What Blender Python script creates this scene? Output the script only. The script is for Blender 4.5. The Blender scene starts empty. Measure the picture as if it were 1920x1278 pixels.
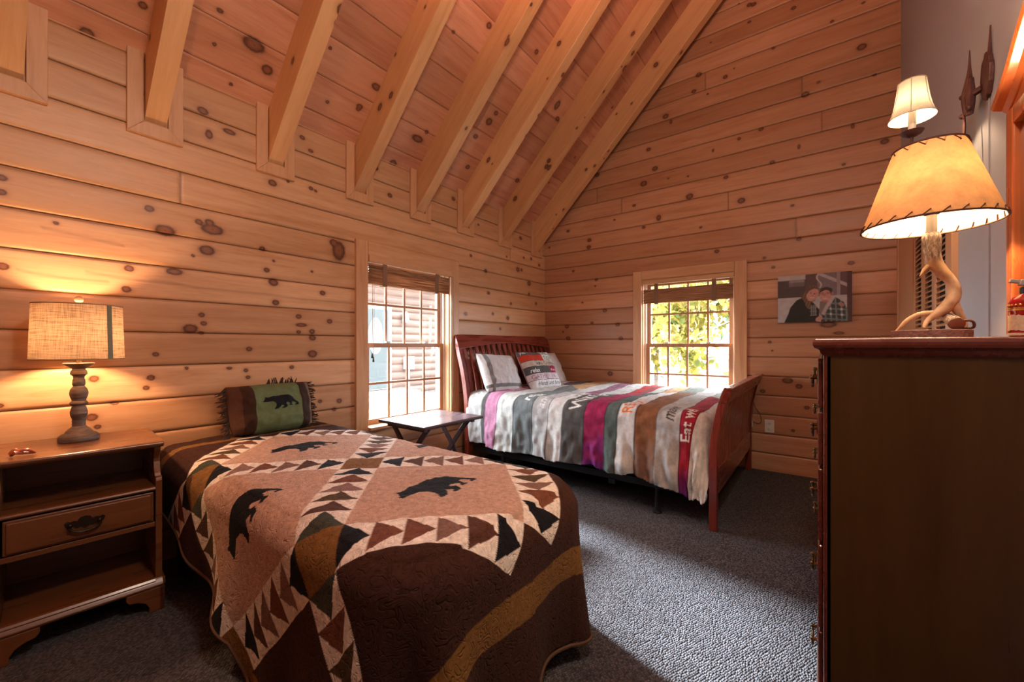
import bpy, bmesh, math, random
import numpy as np
from mathutils import Vector, Matrix, Euler
random.seed(4); RNG = np.random.default_rng(7)
S = bpy.context.scene
COL = S.collection
PI = math.pi

# ---------------------------------------------------------------- camera calibration (used to turn measurements into room coordinates)
F = 769.0; TH = math.atan2(580, 769.0); SN, CS = math.sin(TH), math.cos(TH); H = 1.12
def ray(u, v):
    a = (u-960)/F; b = (647-v)/F
    return (-SN+CS*a, CS+SN*a, b)
def onX(u, v, x):
    r = ray(u, v); t = x/r[0]; return (x, r[1]*t, H+r[2]*t)
def onY(u, v, y):
    r = ray(u, v); t = y/r[1]; return (r[0]*t, y, H+r[2]*t)
def depth(p): return -SN*p[0]+CS*p[1]

XL, YB, XR, YF = -2.73, 4.30, 0.487, -1.7        # left wall, back wall, right wall, front wall (behind the camera)
ZE = 2.572                                        # eave height of the ceiling deck on the left wall

# ---------------------------------------------------------------- object helpers
OFF = {}
def tag(o, label=None, cat=None, group=None, kind=None):
    if label: o['label'] = label
    if cat: o['category'] = cat
    if group: o['group'] = group
    if kind: o['kind'] = kind
    return o
def thing(name, label, cat, loc=(0, 0, 0), rz=0.0, group=None, local=False, kind=None):
    o = bpy.data.objects.new(name, None); COL.objects.link(o)
    o.empty_display_size = .05
    o.location = loc; o.rotation_euler = (0, 0, rz)
    OFF[o.name] = Vector((0, 0, 0)) if local else Vector(loc)
    return tag(o, label, cat, group, kind)
def link(name, me, mat=None, parent=None, smooth=False, bevel=0, seg=2):
    o = bpy.data.objects.new(name, me); COL.objects.link(o)
    if mat is not None: me.materials.append(mat)
    if parent is not None:
        o.parent = parent; OFF[o.name] = OFF.get(parent.name, Vector((0, 0, 0)))
    if smooth: me.polygons.foreach_set('use_smooth', [True]*len(me.polygons))
    if bevel:
        b = o.modifiers.new('Bevel', 'BEVEL'); b.width = bevel; b.segments = seg; b.limit_method = 'ANGLE'; b.angle_limit = .6
    return o
class MB:
    def __init__(s): s.v = []; s.f = []
    def add(s, vs, fs):
        n = len(s.v); s.v += [tuple(p) for p in vs]; s.f += [tuple(i+n for i in q) for q in fs]; return s
    def box(s, a, b, R=None, c=None):
        x0, y0, z0 = a; x1, y1, z1 = b
        vs = [Vector(p) for p in ((x0,y0,z0),(x1,y0,z0),(x1,y1,z0),(x0,y1,z0),(x0,y0,z1),(x1,y0,z1),(x1,y1,z1),(x0,y1,z1))]
        if R is not None:
            vs = [R @ p for p in vs]
        if c is not None: vs = [p+Vector(c) for p in vs]
        return s.add(vs, [(0,3,2,1),(4,5,6,7),(0,1,5,4),(1,2,6,5),(2,3,7,6),(3,0,4,7)])
    def prism(s, poly, axis, a0, a1):
        """polygon in the two other axes (x,z for Y; y,z for X; x,y for Z) extruded along axis"""
        n = len(poly)
        def P(p, a):
            return {'X': (a, p[0], p[1]), 'Y': (p[0], a, p[1]), 'Z': (p[0], p[1], a)}[axis]
        vs = [P(p, a0) for p in poly]+[P(p, a1) for p in poly]
        return s.add(vs, [tuple(range(n)), tuple(range(2*n-1, n-1, -1))]+[(i, n+i, n+(i+1) % n, (i+1) % n) for i in range(n)])
    def lathe(s, prof, c=(0, 0, 0), seg=28, cap=True):
        n = len(prof); vs = []
        for r, z in prof:
            for k in range(seg):
                a = 2*PI*k/seg; vs.append((c[0]+r*math.cos(a), c[1]+r*math.sin(a), c[2]+z))
        fs = [(i*seg+k, i*seg+(k+1) % seg, (i+1)*seg+(k+1) % seg, (i+1)*seg+k) for i in range(n-1) for k in range(seg)]
        if cap: fs += [tuple(range(seg-1, -1, -1)), tuple(range((n-1)*seg, n*seg))]
        return s.add(vs, fs)
    def tube(s, pts, rad, seg=8, cap=True, closed=False):
        pts = [Vector(p) for p in pts]; n = len(pts)
        if not hasattr(rad, '__len__'): rad = [rad]*n
        vs = []; up = None
        for i, p in enumerate(pts):
            if closed: t = pts[(i+1) % n]-pts[i-1]
            else: t = pts[min(i+1, n-1)]-pts[max(i-1, 0)]
            t.normalize()
            if up is None:
                up = Vector((0, 0, 1)) if abs(t.z) < .9 else Vector((1, 0, 0))
            up = (up-t*up.dot(t)).normalized(); w = t.cross(up)
            for k in range(seg):
                a = 2*PI*k/seg; vs.append(p+(up*math.cos(a)+w*math.sin(a))*rad[i])
        m = n if closed else n-1
        fs = [(i*seg+k, i*seg+(k+1) % seg, ((i+1) % n)*seg+(k+1) % seg, ((i+1) % n)*seg+k) for i in range(m) for k in range(seg)]
        if cap and not closed: fs += [tuple(range(seg-1, -1, -1)), tuple(range((n-1)*seg, n*seg))]
        return s.add(vs, fs)
    def ball(s, c, r, seg=16, rings=10, sc=(1, 1, 1)):
        prof = [(max(1e-4, math.sin(PI*i/rings)), -math.cos(PI*i/rings)) for i in range(rings+1)]
        m = MB().lathe(prof, (0, 0, 0), seg, False)
        return s.add([(c[0]+p[0]*r*sc[0], c[1]+p[1]*r*sc[1], c[2]+p[2]*r*sc[2]) for p in m.v], m.f)
    def xf(s, M):
        s.v = [tuple(M @ Vector(p)) for p in s.v]; return s
    def build(s, name, mat, parent=None, smooth=False, bevel=0, seg=2, off=None):
        o = OFF.get(parent.name, Vector((0, 0, 0))) if parent is not None else Vector(off or (0, 0, 0))
        me = bpy.data.meshes.new(name)
        me.from_pydata([(p[0]-o[0], p[1]-o[1], p[2]-o[2]) for p in s.v], [], s.f)
        bm = bmesh.new(); bm.from_mesh(me); bmesh.ops.recalc_face_normals(bm, faces=bm.faces); bm.to_mesh(me); bm.free()
        ob = link(name, me, mat, parent, smooth, bevel, seg)
        if parent is None: ob.location = o
        if smooth and not bevel:
            me.set_sharp_from_angle(angle=.7)
        return ob
def smooth_path(pts, n=6):
    """Catmull-Rom through the points (each may carry extra values such as a radius)"""
    P = [np.array(p, float) for p in pts]; P = [2*P[0]-P[1]]+P+[2*P[-1]-P[-2]]; out = []
    for i in range(1, len(P)-2):
        a, b, c, d = P[i-1:i+3]
        for k in range(n):
            t = k/n
            out.append(.5*((2*b)+(c-a)*t+(2*a-5*b+4*c-d)*t*t+(3*b-a-3*c+d)*t**3))
    out.append(P[-2]); return out
def rtube(mb, pts4, n=6, seg=10):
    q = smooth_path(pts4, n); return mb.tube([p[:3] for p in q], [max(.0008, p[3]) for p in q], seg)

def grid_obj(name, P, mat, parent=None, fmask=None, attrs=None, cols=None, smooth=True, off=(0, 0, 0), flip=False):
    """mesh from an (n,m,3) array of points; attrs: scalar point attributes, cols: colour point attributes"""
    n, m = P.shape[:2]
    o = OFF.get(parent.name, Vector((0, 0, 0))) if parent is not None else Vector(off)
    me = bpy.data.meshes.new(name)
    idx = np.arange(n*m).reshape(n, m)
    q = np.stack([idx[:-1, :-1], idx[1:, :-1], idx[1:, 1:], idx[:-1, 1:]], -1)
    if flip: q = q[..., ::-1]
    q = q.reshape(-1, 4)
    if fmask is not None: q = q[fmask.reshape(-1)]
    co = (P.reshape(-1, 3)-np.array(o)).astype(np.float32)
    used = np.zeros(n*m, bool); used[q.reshape(-1)] = True
    remap = np.cumsum(used)-1
    q = remap[q]; co = co[used]
    me.vertices.add(len(co)); me.vertices.foreach_set('co', co.reshape(-1))
    me.loops.add(len(q)*4); me.loops.foreach_set('vertex_index', q.reshape(-1).astype(np.int32))
    me.polygons.add(len(q)); me.polygons.foreach_set('loop_start', np.arange(0, len(q)*4, 4, dtype=np.int32))
    me.update(calc_edges=True)
    for k, a in (attrs or {}).items():
        at = me.attributes.new(k, 'FLOAT', 'POINT'); at.data.foreach_set('value', a.reshape(-1)[used].astype(np.float32))
    for k, a in (cols or {}).items():
        at = me.attributes.new(k, 'FLOAT_COLOR', 'POINT')
        c = np.concatenate([a.reshape(-1, 3)[used], np.ones((used.sum(), 1))], 1).astype(np.float32)
        at.data.foreach_set('color', c.reshape(-1))
    ob = link(name, me, mat, parent, smooth)
    if parent is None: ob.location = o
    return ob

# ---------------------------------------------------------------- material helpers
def srgb(r, g, b):
    f = lambda c: (c/255/12.92) if c/255 <= .04045 else ((c/255+.055)/1.055)**2.4
    return (f(r), f(g), f(b))
class NT:
    def __init__(s, name):
        s.m = bpy.data.materials.new(name); s.m.use_nodes = True; s.t = s.m.node_tree; s.t.nodes.clear()
        s.out = s.n('ShaderNodeOutputMaterial')
    def n(s, ty, ins=None, **kw):
        x = s.t.nodes.new(ty)
        for k, v in kw.items(): setattr(x, k, v)
        for k, v in (ins or {}).items():
            if isinstance(v, bpy.types.NodeSocket): s.t.links.new(v, x.inputs[k])
            else: x.inputs[k].default_value = v
        return x
    def math(s, op, a, b=0.0, c=None, clamp=False):
        x = s.n('ShaderNodeMath', {0: a, 1: b}, operation=op, use_clamp=clamp)
        if c is not None:
            if isinstance(c, bpy.types.NodeSocket): s.t.links.new(c, x.inputs[2])
            else: x.inputs[2].default_value = c
        return x.outputs[0]
    def mix(s, f, a, b, mode='MIX'):
        x = s.n('ShaderNodeMix', data_type='RGBA', blend_type=mode)
        for i, v in ((0, f), (6, a), (7, b)):
            if isinstance(v, bpy.types.NodeSocket): s.t.links.new(v, x.inputs[i])
            elif i == 0: x.inputs[0].default_value = v
            else: x.inputs[i].default_value = (*v, 1)
        return x.outputs[2]
    def ramp(s, f, stops, interp='LINEAR'):
        x = s.n('ShaderNodeValToRGB', {0: f}); r = x.color_ramp; r.interpolation = interp
        while len(r.elements) < len(stops): r.elements.new(.5)
        for e, (p, c) in zip(r.elements, stops):
            e.position = p; e.color = (*c, 1) if hasattr(c, '__len__') else (c, c, c, 1)
        return x.outputs[0]
    def mr(s, v, a, b, c=0.0, d=1.0, smooth=False):
        x = s.n('ShaderNodeMapRange', {0: v, 1: a, 2: b, 3: c, 4: d})
        if smooth: x.interpolation_type = 'SMOOTHSTEP'
        return x.outputs[0]
    def obj(s): return s.n('ShaderNodeTexCoord').outputs['Object']
    def mapv(s, vec, scale=(1, 1, 1), loc=(0, 0, 0), rot=(0, 0, 0)):
        return s.n('ShaderNodeMapping', {0: vec, 1: loc, 2: rot, 3: scale}).outputs[0]
    def noise(s, vec, scale, detail=3, rough=.5, dist=0.0):
        return s.n('ShaderNodeTexNoise', {'Vector': vec, 'Scale': scale, 'Detail': detail, 'Roughness': rough, 'Distortion': dist})
    def attr(s, name): return s.n('ShaderNodeAttribute', attribute_name=name)
    def bump(s, h, strength=.3, dist=.01):
        return s.n('ShaderNodeBump', {'Height': h, 'Strength': strength, 'Distance': dist}).outputs[0]
    def surf(s, col, rough=.5, normal=None, metal=0.0, spec=.5, **kw):
        ins = {'Base Color': col if isinstance(col, bpy.types.NodeSocket) else (*col, 1), 'Roughness': rough, 'Metallic': metal, 'Specular IOR Level': spec}
        if normal is not None: ins['Normal'] = normal
        ins.update(kw)
        b = s.n('ShaderNodeBsdfPrincipled', ins)
        s.t.links.new(b.outputs[0], s.out.inputs[0]); return s.m
def plain(name, col, rough=.5, metal=0.0, spec=.5, var=.12, vscale=30, bump=0.0, bscale=150):
    t = NT(name); v = t.obj()
    nz = t.noise(v, vscale, 3).outputs[0]
    c = t.mix(nz, tuple(x*(1-var) for x in col), tuple(min(1, x*(1+var)) for x in col))
    nm = t.bump(t.noise(v, bscale, 2).outputs[0], bump, .004) if bump else None
    return t.surf(c, rough, nm, metal, spec)
def wood(name, axis, light, dark, rough=.4, knots=False, fine=1.0, spec=.45, coat=0.0, boards=False, seamk=.62):
    """pine / stained wood, grain running along axis; optional 'knot', 'board', 'seam' attributes from the plank meshes"""
    t = NT(name); v = t.obj()
    sc = {'X': (.9, 11, 11), 'Y': (11, .9, 11), 'Z': (11, 11, .9)}[axis]
    if boards:
        br = t.attr('board').outputs['Fac']
        sh = t.n('ShaderNodeCombineXYZ', {0: t.math('MULTIPLY', br, 37.0), 1: t.math('MULTIPLY', br, 23.0), 2: t.math('MULTIPLY', br, 51.0)}).outputs[0]
        v = t.n('ShaderNodeVectorMath', {0: v, 1: sh}, operation='ADD').outputs[0]
    w = t.mapv(v, tuple(x*fine for x in sc))
    n1 = t.noise(w, 2.2, 4, .55, .6).outputs[0]
    n2 = t.noise(t.mapv(v, tuple(x*fine*4.5 for x in sc)), 3.0, 3, .6).outputs[0]
    g = t.math('ADD', t.math('MULTIPLY', n1, .72), t.math('MULTIPLY', n2, .28))
    col = t.ramp(g, [(.30, dark), (.47, tuple(a*.45+b*.55 for a, b in zip(dark, light))), (.68, light)])
    big = t.noise(v, 1.3, 2).outputs[0]
    col = t.mix(t.mr(big, .35, .7, 0, .28), col, tuple(d*.85 for d in dark))
    hgt = n2
    if boards:
        tint = t.mr(br, 0, 1, .80, 1.13)
        col = t.mix(1.0, col, t.n('ShaderNodeCombineXYZ', {0: tint, 1: t.math('POWER', tint, 1.25), 2: t.math('POWER', tint, 1.5)}).outputs[0], 'MULTIPLY')
    if knots:
        kd = t.attr('knot').outputs['Fac']
        kd = t.math('ADD', kd, t.math('MULTIPLY', t.math('SUBTRACT', t.noise(v, 60, 2).outputs[0], .5), .35))
        k2 = t.mr(kd, 0, 3, 0, 1)
        kc = t.ramp(k2, [(.0, (.10, .034, .016)), (.08, (.23, .085, .035)), (.20, (.17, .06, .028)), (.29, (.065, .020, .011)), (.34, (.13, .045, .02)), (.42, (.28, .115, .05)), (.9, (.42, .2, .1))])
        ka = t.ramp(k2, [(0, .92), (.31, .95), (.37, .62), (.48, .26), (.75, .06), (.98, 0.0)])
        col = t.mix(ka, col, kc)
        sm = t.attr('seam').outputs['Fac']
        col = t.mix(t.mr(sm, 0, 1, 0, seamk), col, (.07, .028, .014))
    nm = t.bump(hgt, .12, .002)
    return t.surf(col, t.mr(n1, .3, .7, rough-.06, rough+.08), nm, 0, spec, **({'Coat Weight': coat, 'Coat Roughness': .18} if coat else {}))
def fabric_attr(name, attr='col', rough=.9, bscale=400, bstr=.25, quilt=False, sheen=.02, mott=.2):
    t = NT(name); v = t.obj(); c = t.attr(attr).outputs['Color']
    nz = t.noise(v, 55, 4, .65).outputs[0]
    c = t.mix(mott, c, t.mix(1.0, c, t.ramp(nz, [(.3, .45), (.7, 1.5)]), 'MULTIPLY'))
    if quilt:
        # meandering stitch lines: contour of a smooth noise
        q = t.noise(v, 24, 1, .4, 1.2).outputs[0]
        fr = t.math('FRACT', t.math('MULTIPLY', q, 6.0))
        d = t.math('ABSOLUTE', t.math('SUBTRACT', fr, .5))
        line = t.mr(d, 0.0, .22, 0, 1, True)
        pk = t.noise(v, 85, 2).outputs[0]
        hh = t.math('ADD', t.math('MULTIPLY', line, 1.0), t.math('MULTIPLY', pk, .55))
        c = t.mix(t.math('MULTIPLY', t.math('SUBTRACT', 1.0, t.mr(d, 0, .07)), .32), c, t.mix(1.0, c, (.45, .4, .4), 'MULTIPLY'))
        nm = t.bump(hh, .5, .006)
    else:
        a = t.noise(v, bscale, 2).outputs[0]; b = t.noise(v, 22, 3).outputs[0]
        nm = t.bump(t.math('ADD', t.math('MULTIPLY', a, .3), b), bstr, .006)
    return t.surf(c, rough, nm, 0, .1, **{'Sheen Weight': sheen})
# ---------------------------------------------------------------- materials
PL, PD = (.70, .43, .245), (.50, .26, .12)
M_pineY = wood('pine_boards_lengthwise', 'Y', PL, PD, .42, True, boards=True)
M_pineX = wood('pine_boards_crosswise', 'X', (.60, .325, .185), (.42, .19, .09), .42, True, boards=True)
M_deck = wood('pine_ceiling_boards', 'Y', (.62, .31, .18), (.42, .165, .085), .45, True, boards=True, seamk=.45)
M_beam = wood('pine_rafter', 'X', (.70, .41, .20), (.56, .28, .11), .42, True, boards=True)
M_trimY = wood('pine_trim_y', 'Y', (.70, .43, .24), (.53, .28, .13), .4)
M_trimX = wood('pine_trim_x', 'X', (.68, .41, .23), (.50, .26, .12), .4)
M_trimZ = wood('pine_trim_z', 'Z', (.70, .42, .235), (.52, .27, .125), .4)
M_sash = wood('sash_wood', 'Z', (.48, .25, .13), (.34, .16, .075), .4)
M_vinyl = plain('white_jamb_liner', (.75, .76, .78), .4)
M_stand = wood('maple_nightstand', 'Y', (.20, .075, .025), (.115, .036, .012), .3, fine=.8, coat=.35)
M_cherry = wood('cherry_bed_wood', 'Z', (.25, .040, .022), (.14, .018, .011), .28, fine=1.2, coat=.4)
M_cherryY = wood('cherry_bed_wood_across', 'Y', (.25, .040, .022), (.14, .018, .011), .28, fine=1.2, coat=.4)
M_chest = wood('dark_cherry_chest', 'Z', (.082, .040, .010), (.050, .022, .005), .33, fine=.55, coat=.25)
M_chestY = wood('dark_cherry_drawer', 'Y', (.16, .035, .022), (.10, .02, .012), .25, fine=.8, coat=.5)
M_mirrorw = wood('orange_oak_frame', 'Z', (.55, .17, .05), (.40, .10, .03), .3, fine=1.2, coat=.4)
M_tray = wood('purple_brown_tray_wood', 'Y', (.085, .05, .055), (.045, .026, .03), .3, fine=1.1, coat=.3)
M_bamboo = None
M_brass = plain('antique_brass', (.20, .14, .07), .35, 1.0, var=.3)
M_darkmetal = plain('dark_bronze', (.05, .038, .03), .4, .8, var=.3)
M_blackmetal = plain('black_bed_frame', (.012, .012, .014), .5, .3)
M_iron = plain('rust_brown_iron', (.11, .045, .038), .5, .5, var=.35, bump=.5, bscale=90)
M_white = plain('white_plastic', (.74, .72, .66), .4)
M_candle = plain('candle_sleeve', (.85, .8, .7), .5)
M_cord = plain('brown_cord', (.10, .045, .025), .7)
M_lace = plain('leather_lace', (.075, .028, .018), .7)
M_button = plain('wooden_button', (.50, .27, .20), .5)
M_fringe = plain('brown_fringe', (.045, .026, .018), .85, var=.4, vscale=80)
M_linecord = plain('blind_cord', (.42, .3, .2), .8)
M_tassel = plain('dark_tassel', (.04, .03, .028), .6)
M_trinket = plain('reddish_trinket', (.42, .11, .05), .3, 0, .6, var=.4, vscale=120)
M_mattress = plain('mattress_ticking', (.55, .55, .56), .9, bump=.2)

def carpet():
    t = NT('grey_loop_carpet'); v = t.obj()
    w = t.mapv(v, (128, 98, 1), (0, 0, 0), (0, 0, .55))
    vo = t.n('ShaderNodeTexVoronoi', {'Vector': w, 'Scale': 1.0, 'Randomness': .55}, voronoi_dimensions='2D')
    d = vo.outputs['Distance']; cc = vo.outputs['Color']
    lum = t.n('ShaderNodeSeparateColor', {0: cc}).outputs[0]
    big = t.noise(v, 2.5, 3).outputs[0]
    c = t.mix(lum, (.068, .065, .070), (.172, .166, .177))
    c = t.mix(t.mr(big, .3, .7, 0, .18), c, (.062, .056, .06))
    c = t.mix(t.mr(d, .25, .75, 0, .8), c, (.035, .03, .03))
    return t.surf(c, .95, t.bump(t.math('SUBTRACT', 1.0, d), .9, .008), 0, .1)
M_carpet = carpet()
def drywall():
    t = NT('grey_painted_drywall'); v = t.obj()
    c = t.mix(t.noise(v, 3, 2).outputs[0], (.40, .425, .47), (.44, .46, .505))
    return t.surf(c, .6, t.bump(t.noise(v, 220, 2).outputs[0], .06, .002), 0, .3)
M_dry = drywall()
def shade(name, col, weave=False, mottle=0.0, trans=.55, inner=None, dim=1.0):
    t = NT(name); v = t.obj()
    if weave:
        a = t.n('ShaderNodeTexWave', {'Vector': v, 'Scale': 95.0, 'Distortion': 3.0, 'Detail': 2.0, 'Detail Scale': 1.5}, bands_direction='Z').outputs['Fac']
        n1 = t.noise(t.mapv(v, (14, 14, 260)), 1.0, 3).outputs[0]
        n2 = t.noise(t.mapv(v, (260, 260, 14)), 1.0, 3).outputs[0]
        g = t.math('ADD', t.math('MULTIPLY', n1, .55), t.math('ADD', t.math('MULTIPLY', n2, .4), t.math('MULTIPLY', a, .12)))
        c = t.ramp(g, [(.38, tuple(x*.35 for x in col)), (.56, col), (.75, tuple(min(1, x*1.35) for x in col))])
    else:
        n1 = t.noise(v, 24, 4).outputs[0]; n2 = t.noise(v, 120, 3).outputs[0]
        g = t.math('ADD', t.math('MULTIPLY', n1, .7), t.math('MULTIPLY', n2, .3))
        c = t.ramp(g, [(.3, tuple(x*(1-mottle) for x in col)), (.7, tuple(min(1, x*(1+mottle)) for x in col))])
    d = t.n('ShaderNodeBsdfDiffuse', {0: c}).outputs[0]
    tr = t.n('ShaderNodeBsdfTranslucent', {0: t.mix(1.0, c, (dim, dim, dim), 'MULTIPLY')}).outputs[0]
    if inner:
        bf = t.n('ShaderNodeNewGeometry').outputs['Backfacing']
        di = t.n('ShaderNodeBsdfDiffuse', {0: (*inner, 1)}).outputs[0]
        d = t.n('ShaderNodeMixShader', {0: bf, 1: d, 2: di}).outputs[0]
    x = t.n('ShaderNodeMixShader', {0: trans, 1: d, 2: tr})
    t.t.links.new(x.outputs[0], t.out.inputs[0]); return t.m
M_burlap = shade('burlap_shade', (.62, .43, .27), True, trans=.4, dim=.17)
M_parch = shade('parchment_shade', (.86, .45, .21), mottle=.22, trans=.4, inner=(.82, .8, .78), dim=.085)
M_silk = shade('cream_silk_shade', (.86, .78, .62), mottle=.08, trans=.5, inner=(.9, .88, .84), dim=.075)
M_ribbon = plain('olive_ribbon', (.20, .20, .125), .8)
def turned():
    t = NT('weathered_grey_wood'); v = t.obj()
    n = t.noise(t.mapv(v, (8, 8, 60)), 1.2, 4, .65).outputs[0]
    c = t.ramp(n, [(.3, (.055, .042, .034)), (.5, (.13, .10, .082)), (.75, (.27, .22, .19))])
    return t.surf(c, .55, t.bump(n, .3, .002))
M_turned = turned()
def antler():
    t = NT('deer_antler'); v = t.obj()
    k = t.attr('bark').outputs['Fac']
    n = t.noise(t.mapv(v, (150, 150, 45)), 1.0, 4, .7).outputs[0]
    smoothc = t.ramp(t.noise(v, 40, 3).outputs[0], [(.3, (.46, .29, .16)), (.65, (.74, .55, .36))])
    bark = t.ramp(n, [(.38, (.03, .018, .014)), (.5, (.26, .19, .15)), (.62, (.85, .78, .70))])
    c = t.mix(k, smoothc, bark)
    return t.surf(c, .38, t.bump(n, t.math('ADD', .1, t.math('MULTIPLY', k, .9)), .004))
M_antler = antler()
M_slab = plain('bark_slab', (.23, .14, .125), .85, var=.6, vscale=110, bump=.8, bscale=120)
def bamboo():
    t = NT('woven_bamboo'); v = t.obj()
    n = t.noise(t.mapv(v, (4, 4, 150)), 1.0, 3, .6).outputs[0]
    c = t.ramp(n, [(.3, (.24, .12, .07)), (.5, (.50, .29, .17)), (.7, (.68, .45, .28))])
    d = t.n('ShaderNodeBsdfDiffuse', {0: c}).outputs[0]; tr = t.n('ShaderNodeBsdfTranslucent', {0: c}).outputs[0]
    x = t.n('ShaderNodeMixShader', {0: .42, 1: d, 2: tr}); t.t.links.new(x.outputs[0], t.out.inputs[0]); return t.m
M_bamboo = bamboo()
M_strap = plain('woven_tape', (.24, .14, .09), .9)
def glass():
    t = NT('window_glass')
    a = t.n('ShaderNodeBsdfTransparent', {0: (.97, .98, .98, 1)}).outputs[0]; b = t.n('ShaderNodeBsdfGlossy', {0: (1, 1, 1, 1), 'Roughness': .02}).outputs[0]
    x = t.n('ShaderNodeMixShader', {0: .06, 1: a, 2: b}); t.t.links.new(x.outputs[0], t.out.inputs[0]); return t.m
M_glass = glass()
def mirror():
    t = NT('mirror_silver'); b = t.n('ShaderNodeBsdfGlossy', {0: (.82, .84, .84, 1), 'Roughness': .015}).outputs[0]
    t.t.links.new(b, t.out.inputs[0]); return t.m
M_mirror = mirror()
def liquid(name, col):
    t = NT(name); return t.surf(col, .08, None, 0, .6, **{'Transmission Weight': .35, 'Coat Weight': .5})
M_red = liquid('red_bottle', (.42, .012, .02))
M_gold = plain('gold_print', (.70, .45, .12), .3, .7, var=.3)
M_label = plain('cream_label', (.66, .58, .42), .6, var=.35, vscale=160)
M_blackcap = plain('black_cap', (.015, .015, .018), .3)
M_clear = plain('grey_pump', (.42, .43, .42), .25)

# ---------------------------------------------------------------- plank surfaces
def knot_field(U, V, knots):
    d = np.full(U.shape, 3.0)
    for (u, v, ru, rv) in knots:
        iu = np.abs(U-u) < 3*ru; iv = np.abs(V-v) < 3*rv
        rr, cc = np.where(iu & iv)
        if len(rr) == 0: continue
        a, b = slice(rr.min(), rr.max()+1), slice(cc.min(), cc.max()+1)
        e = np.sqrt(((U[a, b]-u)/ru)**2+((V[a, b]-v)/rv)**2)
        d[a, b] = np.minimum(d[a, b], e)
    return d
def rand_knots(u0, u1, v0, v1, n, rng, rmin=.006, rmax=.02):
    out = []
    for _ in range(n):
        r = rmin+(rmax-rmin)*rng.random()**2
        out.append((u0+(u1-u0)*rng.random(), v0+(v1-v0)*rng.random(), r*(1.05+.5*rng.random()), r))
    return out
def planks(name, u0, u1, bounds, to3d, knots, mat, du=.009, dv=.010, groove=.009, joints=(), hole=None, keep=None, seed=1, bow=.0, flip=False, cracks=(), wg=.0045):
    """tongue-and-groove boards: u runs along the boards, bounds are the v positions of the joints; to3d(U, V, D) with D = depth into the wall"""
    rng = np.random.default_rng(seed)
    us = list(np.arange(u0, u1, du))+[u1]
    vs, dep, bid, seam = [], [], [], []
    for i in range(len(bounds)-1):
        a, b = bounds[i], bounds[i+1]; n = max(6, int((b-a)/dv)); w = wg
        rows = [a, a+w*.4, a+w]+list(np.linspace(a+w, b-w, n))[1:-1]+[b-w, b-w*.4]
        for r in rows:
            e = min(r-a, b-r); g = groove*(1-e/w) if e < w else 0.0
            x = (r-a)/(b-a)
            vs.append(r); dep.append(g+bow*abs(2*x-1)**8); bid.append(i); seam.append(max(0, 1-e/w*.9))
    if hole is not None:
        # snap grid lines to the window opening
        hu0, hu1, hv0, hv1 = hole
        us = sorted(set(us) | {hu0, hu1})
        for hv in (hv0, hv1):
            k = int(np.searchsorted(vs, hv)); vs.insert(k, hv); dep.insert(k, 0.0); bid.insert(k, bid[max(0, k-1)]); seam.insert(k, 0.0)
    us = np.array(us); vs = np.array(vs); dep = np.array(dep); bid = np.array(bid); seam = np.array(seam)
    U, V = np.meshgrid(us, vs, indexing='ij')
    D = np.broadcast_to(dep, U.shape).copy(); SE = np.broadcast_to(seam, U.shape).copy()
    base = rng.random(len(bounds)); BR = np.broadcast_to(base[bid], U.shape).copy()
    for (ju, jv) in joints:
        i = int(np.searchsorted(bounds, jv))-1
        if 0 <= i < len(bounds)-1:
            rows = bid == i
            k = int(np.argmin(np.abs(us-ju)))
            SE[k, rows] = .9; D[k, rows] = np.maximum(D[k, rows], .003)
            BR[k:, rows] = (base[i]*.5+.5*rng.random())
    for cr in cracks:
        cu = [p[0] for p in cr]; cv = [p[1] for p in cr]
        for k in np.where((us > cu[0]) & (us < cu[-1]))[0]:
            v = float(np.interp(us[k], cu, cv)); j = int(np.searchsorted(vs, v))
            if 0 < j < len(vs):
                f = (v-vs[j-1])/max(1e-6, vs[j]-vs[j-1]); SE[k, j-1] = max(SE[k, j-1], .6*(1-f)); SE[k, j] = max(SE[k, j], .6*f)
    K = knot_field(U, V, knots)
    P = np.stack(to3d(U, V, D), -1)
    fm = np.ones((len(us)-1, len(vs)-1), bool)
    if hole is not None:
        cu = (us[:-1]+us[1:])/2; cv = (vs[:-1]+vs[1:])/2
        fm &= ~(((cu > hole[0]) & (cu < hole[1]))[:, None] & ((cv > hole[2]) & (cv < hole[3]))[None, :])
    if keep is not None: fm &= keep((us[:-1]+us[1:])[:, None]/2, (vs[:-1]+vs[1:])[None, :]/2)
    return tag(grid_obj(name, P, mat, None, fm, {'knot': K, 'board': BR, 'seam': SE}, flip=flip, smooth=False), kind='structure')

# measured knots: (u, v, radius px [, aspect])
KL = [(5,499,8),(242,503,7),(237,542,7),(327,509,12,2),(388,469,12,1.4),(310,432,15,1.6),(398,430,17,1.8),(492,466,5),(362,479,3),(500,506,5),(513,529,8),(513,489,2),(585,509,2),(605,549,5),(517,567,6),(635,470,17,.7),(626,455,8),(378,590,5),(382,606,5),(357,616,11,1.4),(560,593,5),(618,602,5),(565,609,10,3),(585,621,5),(560,622,4),(586,633,6),(586,663,8),(467,654,5),(292,664,5),(378,624,4),(176,710,7),(283,708,6),(274,727,5),(461,694,4),(465,707,4),(547,688,4),(172,782,8),(183,800,5),(0,760,5),(215,756,6,2.5),(636,751,5),(627,767,4),
 (3,333,7),(2,360,7),(280,391,7),(373,416,6),(393,417,7),(105,418,4),(511,343,7),(583,353,4),(592,358,3),(392,252,8,.7),(430,247,10,2.2),(883,479,3),(911,508,4),(971,505,5),(978,506,3),(992,531,5),(916,549,3.5),(958,569,3),(1005,569,3),(924,588,3),(952,596,4),(873,588,4),(938,616,3),(1011,497,3),(982,483,2.5),(950,481,2),(996,485,3),(992,551,3),(540,340,3),(350,690,3),(430,690,5,3),(600,752,4),(150,560,3)]
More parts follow.
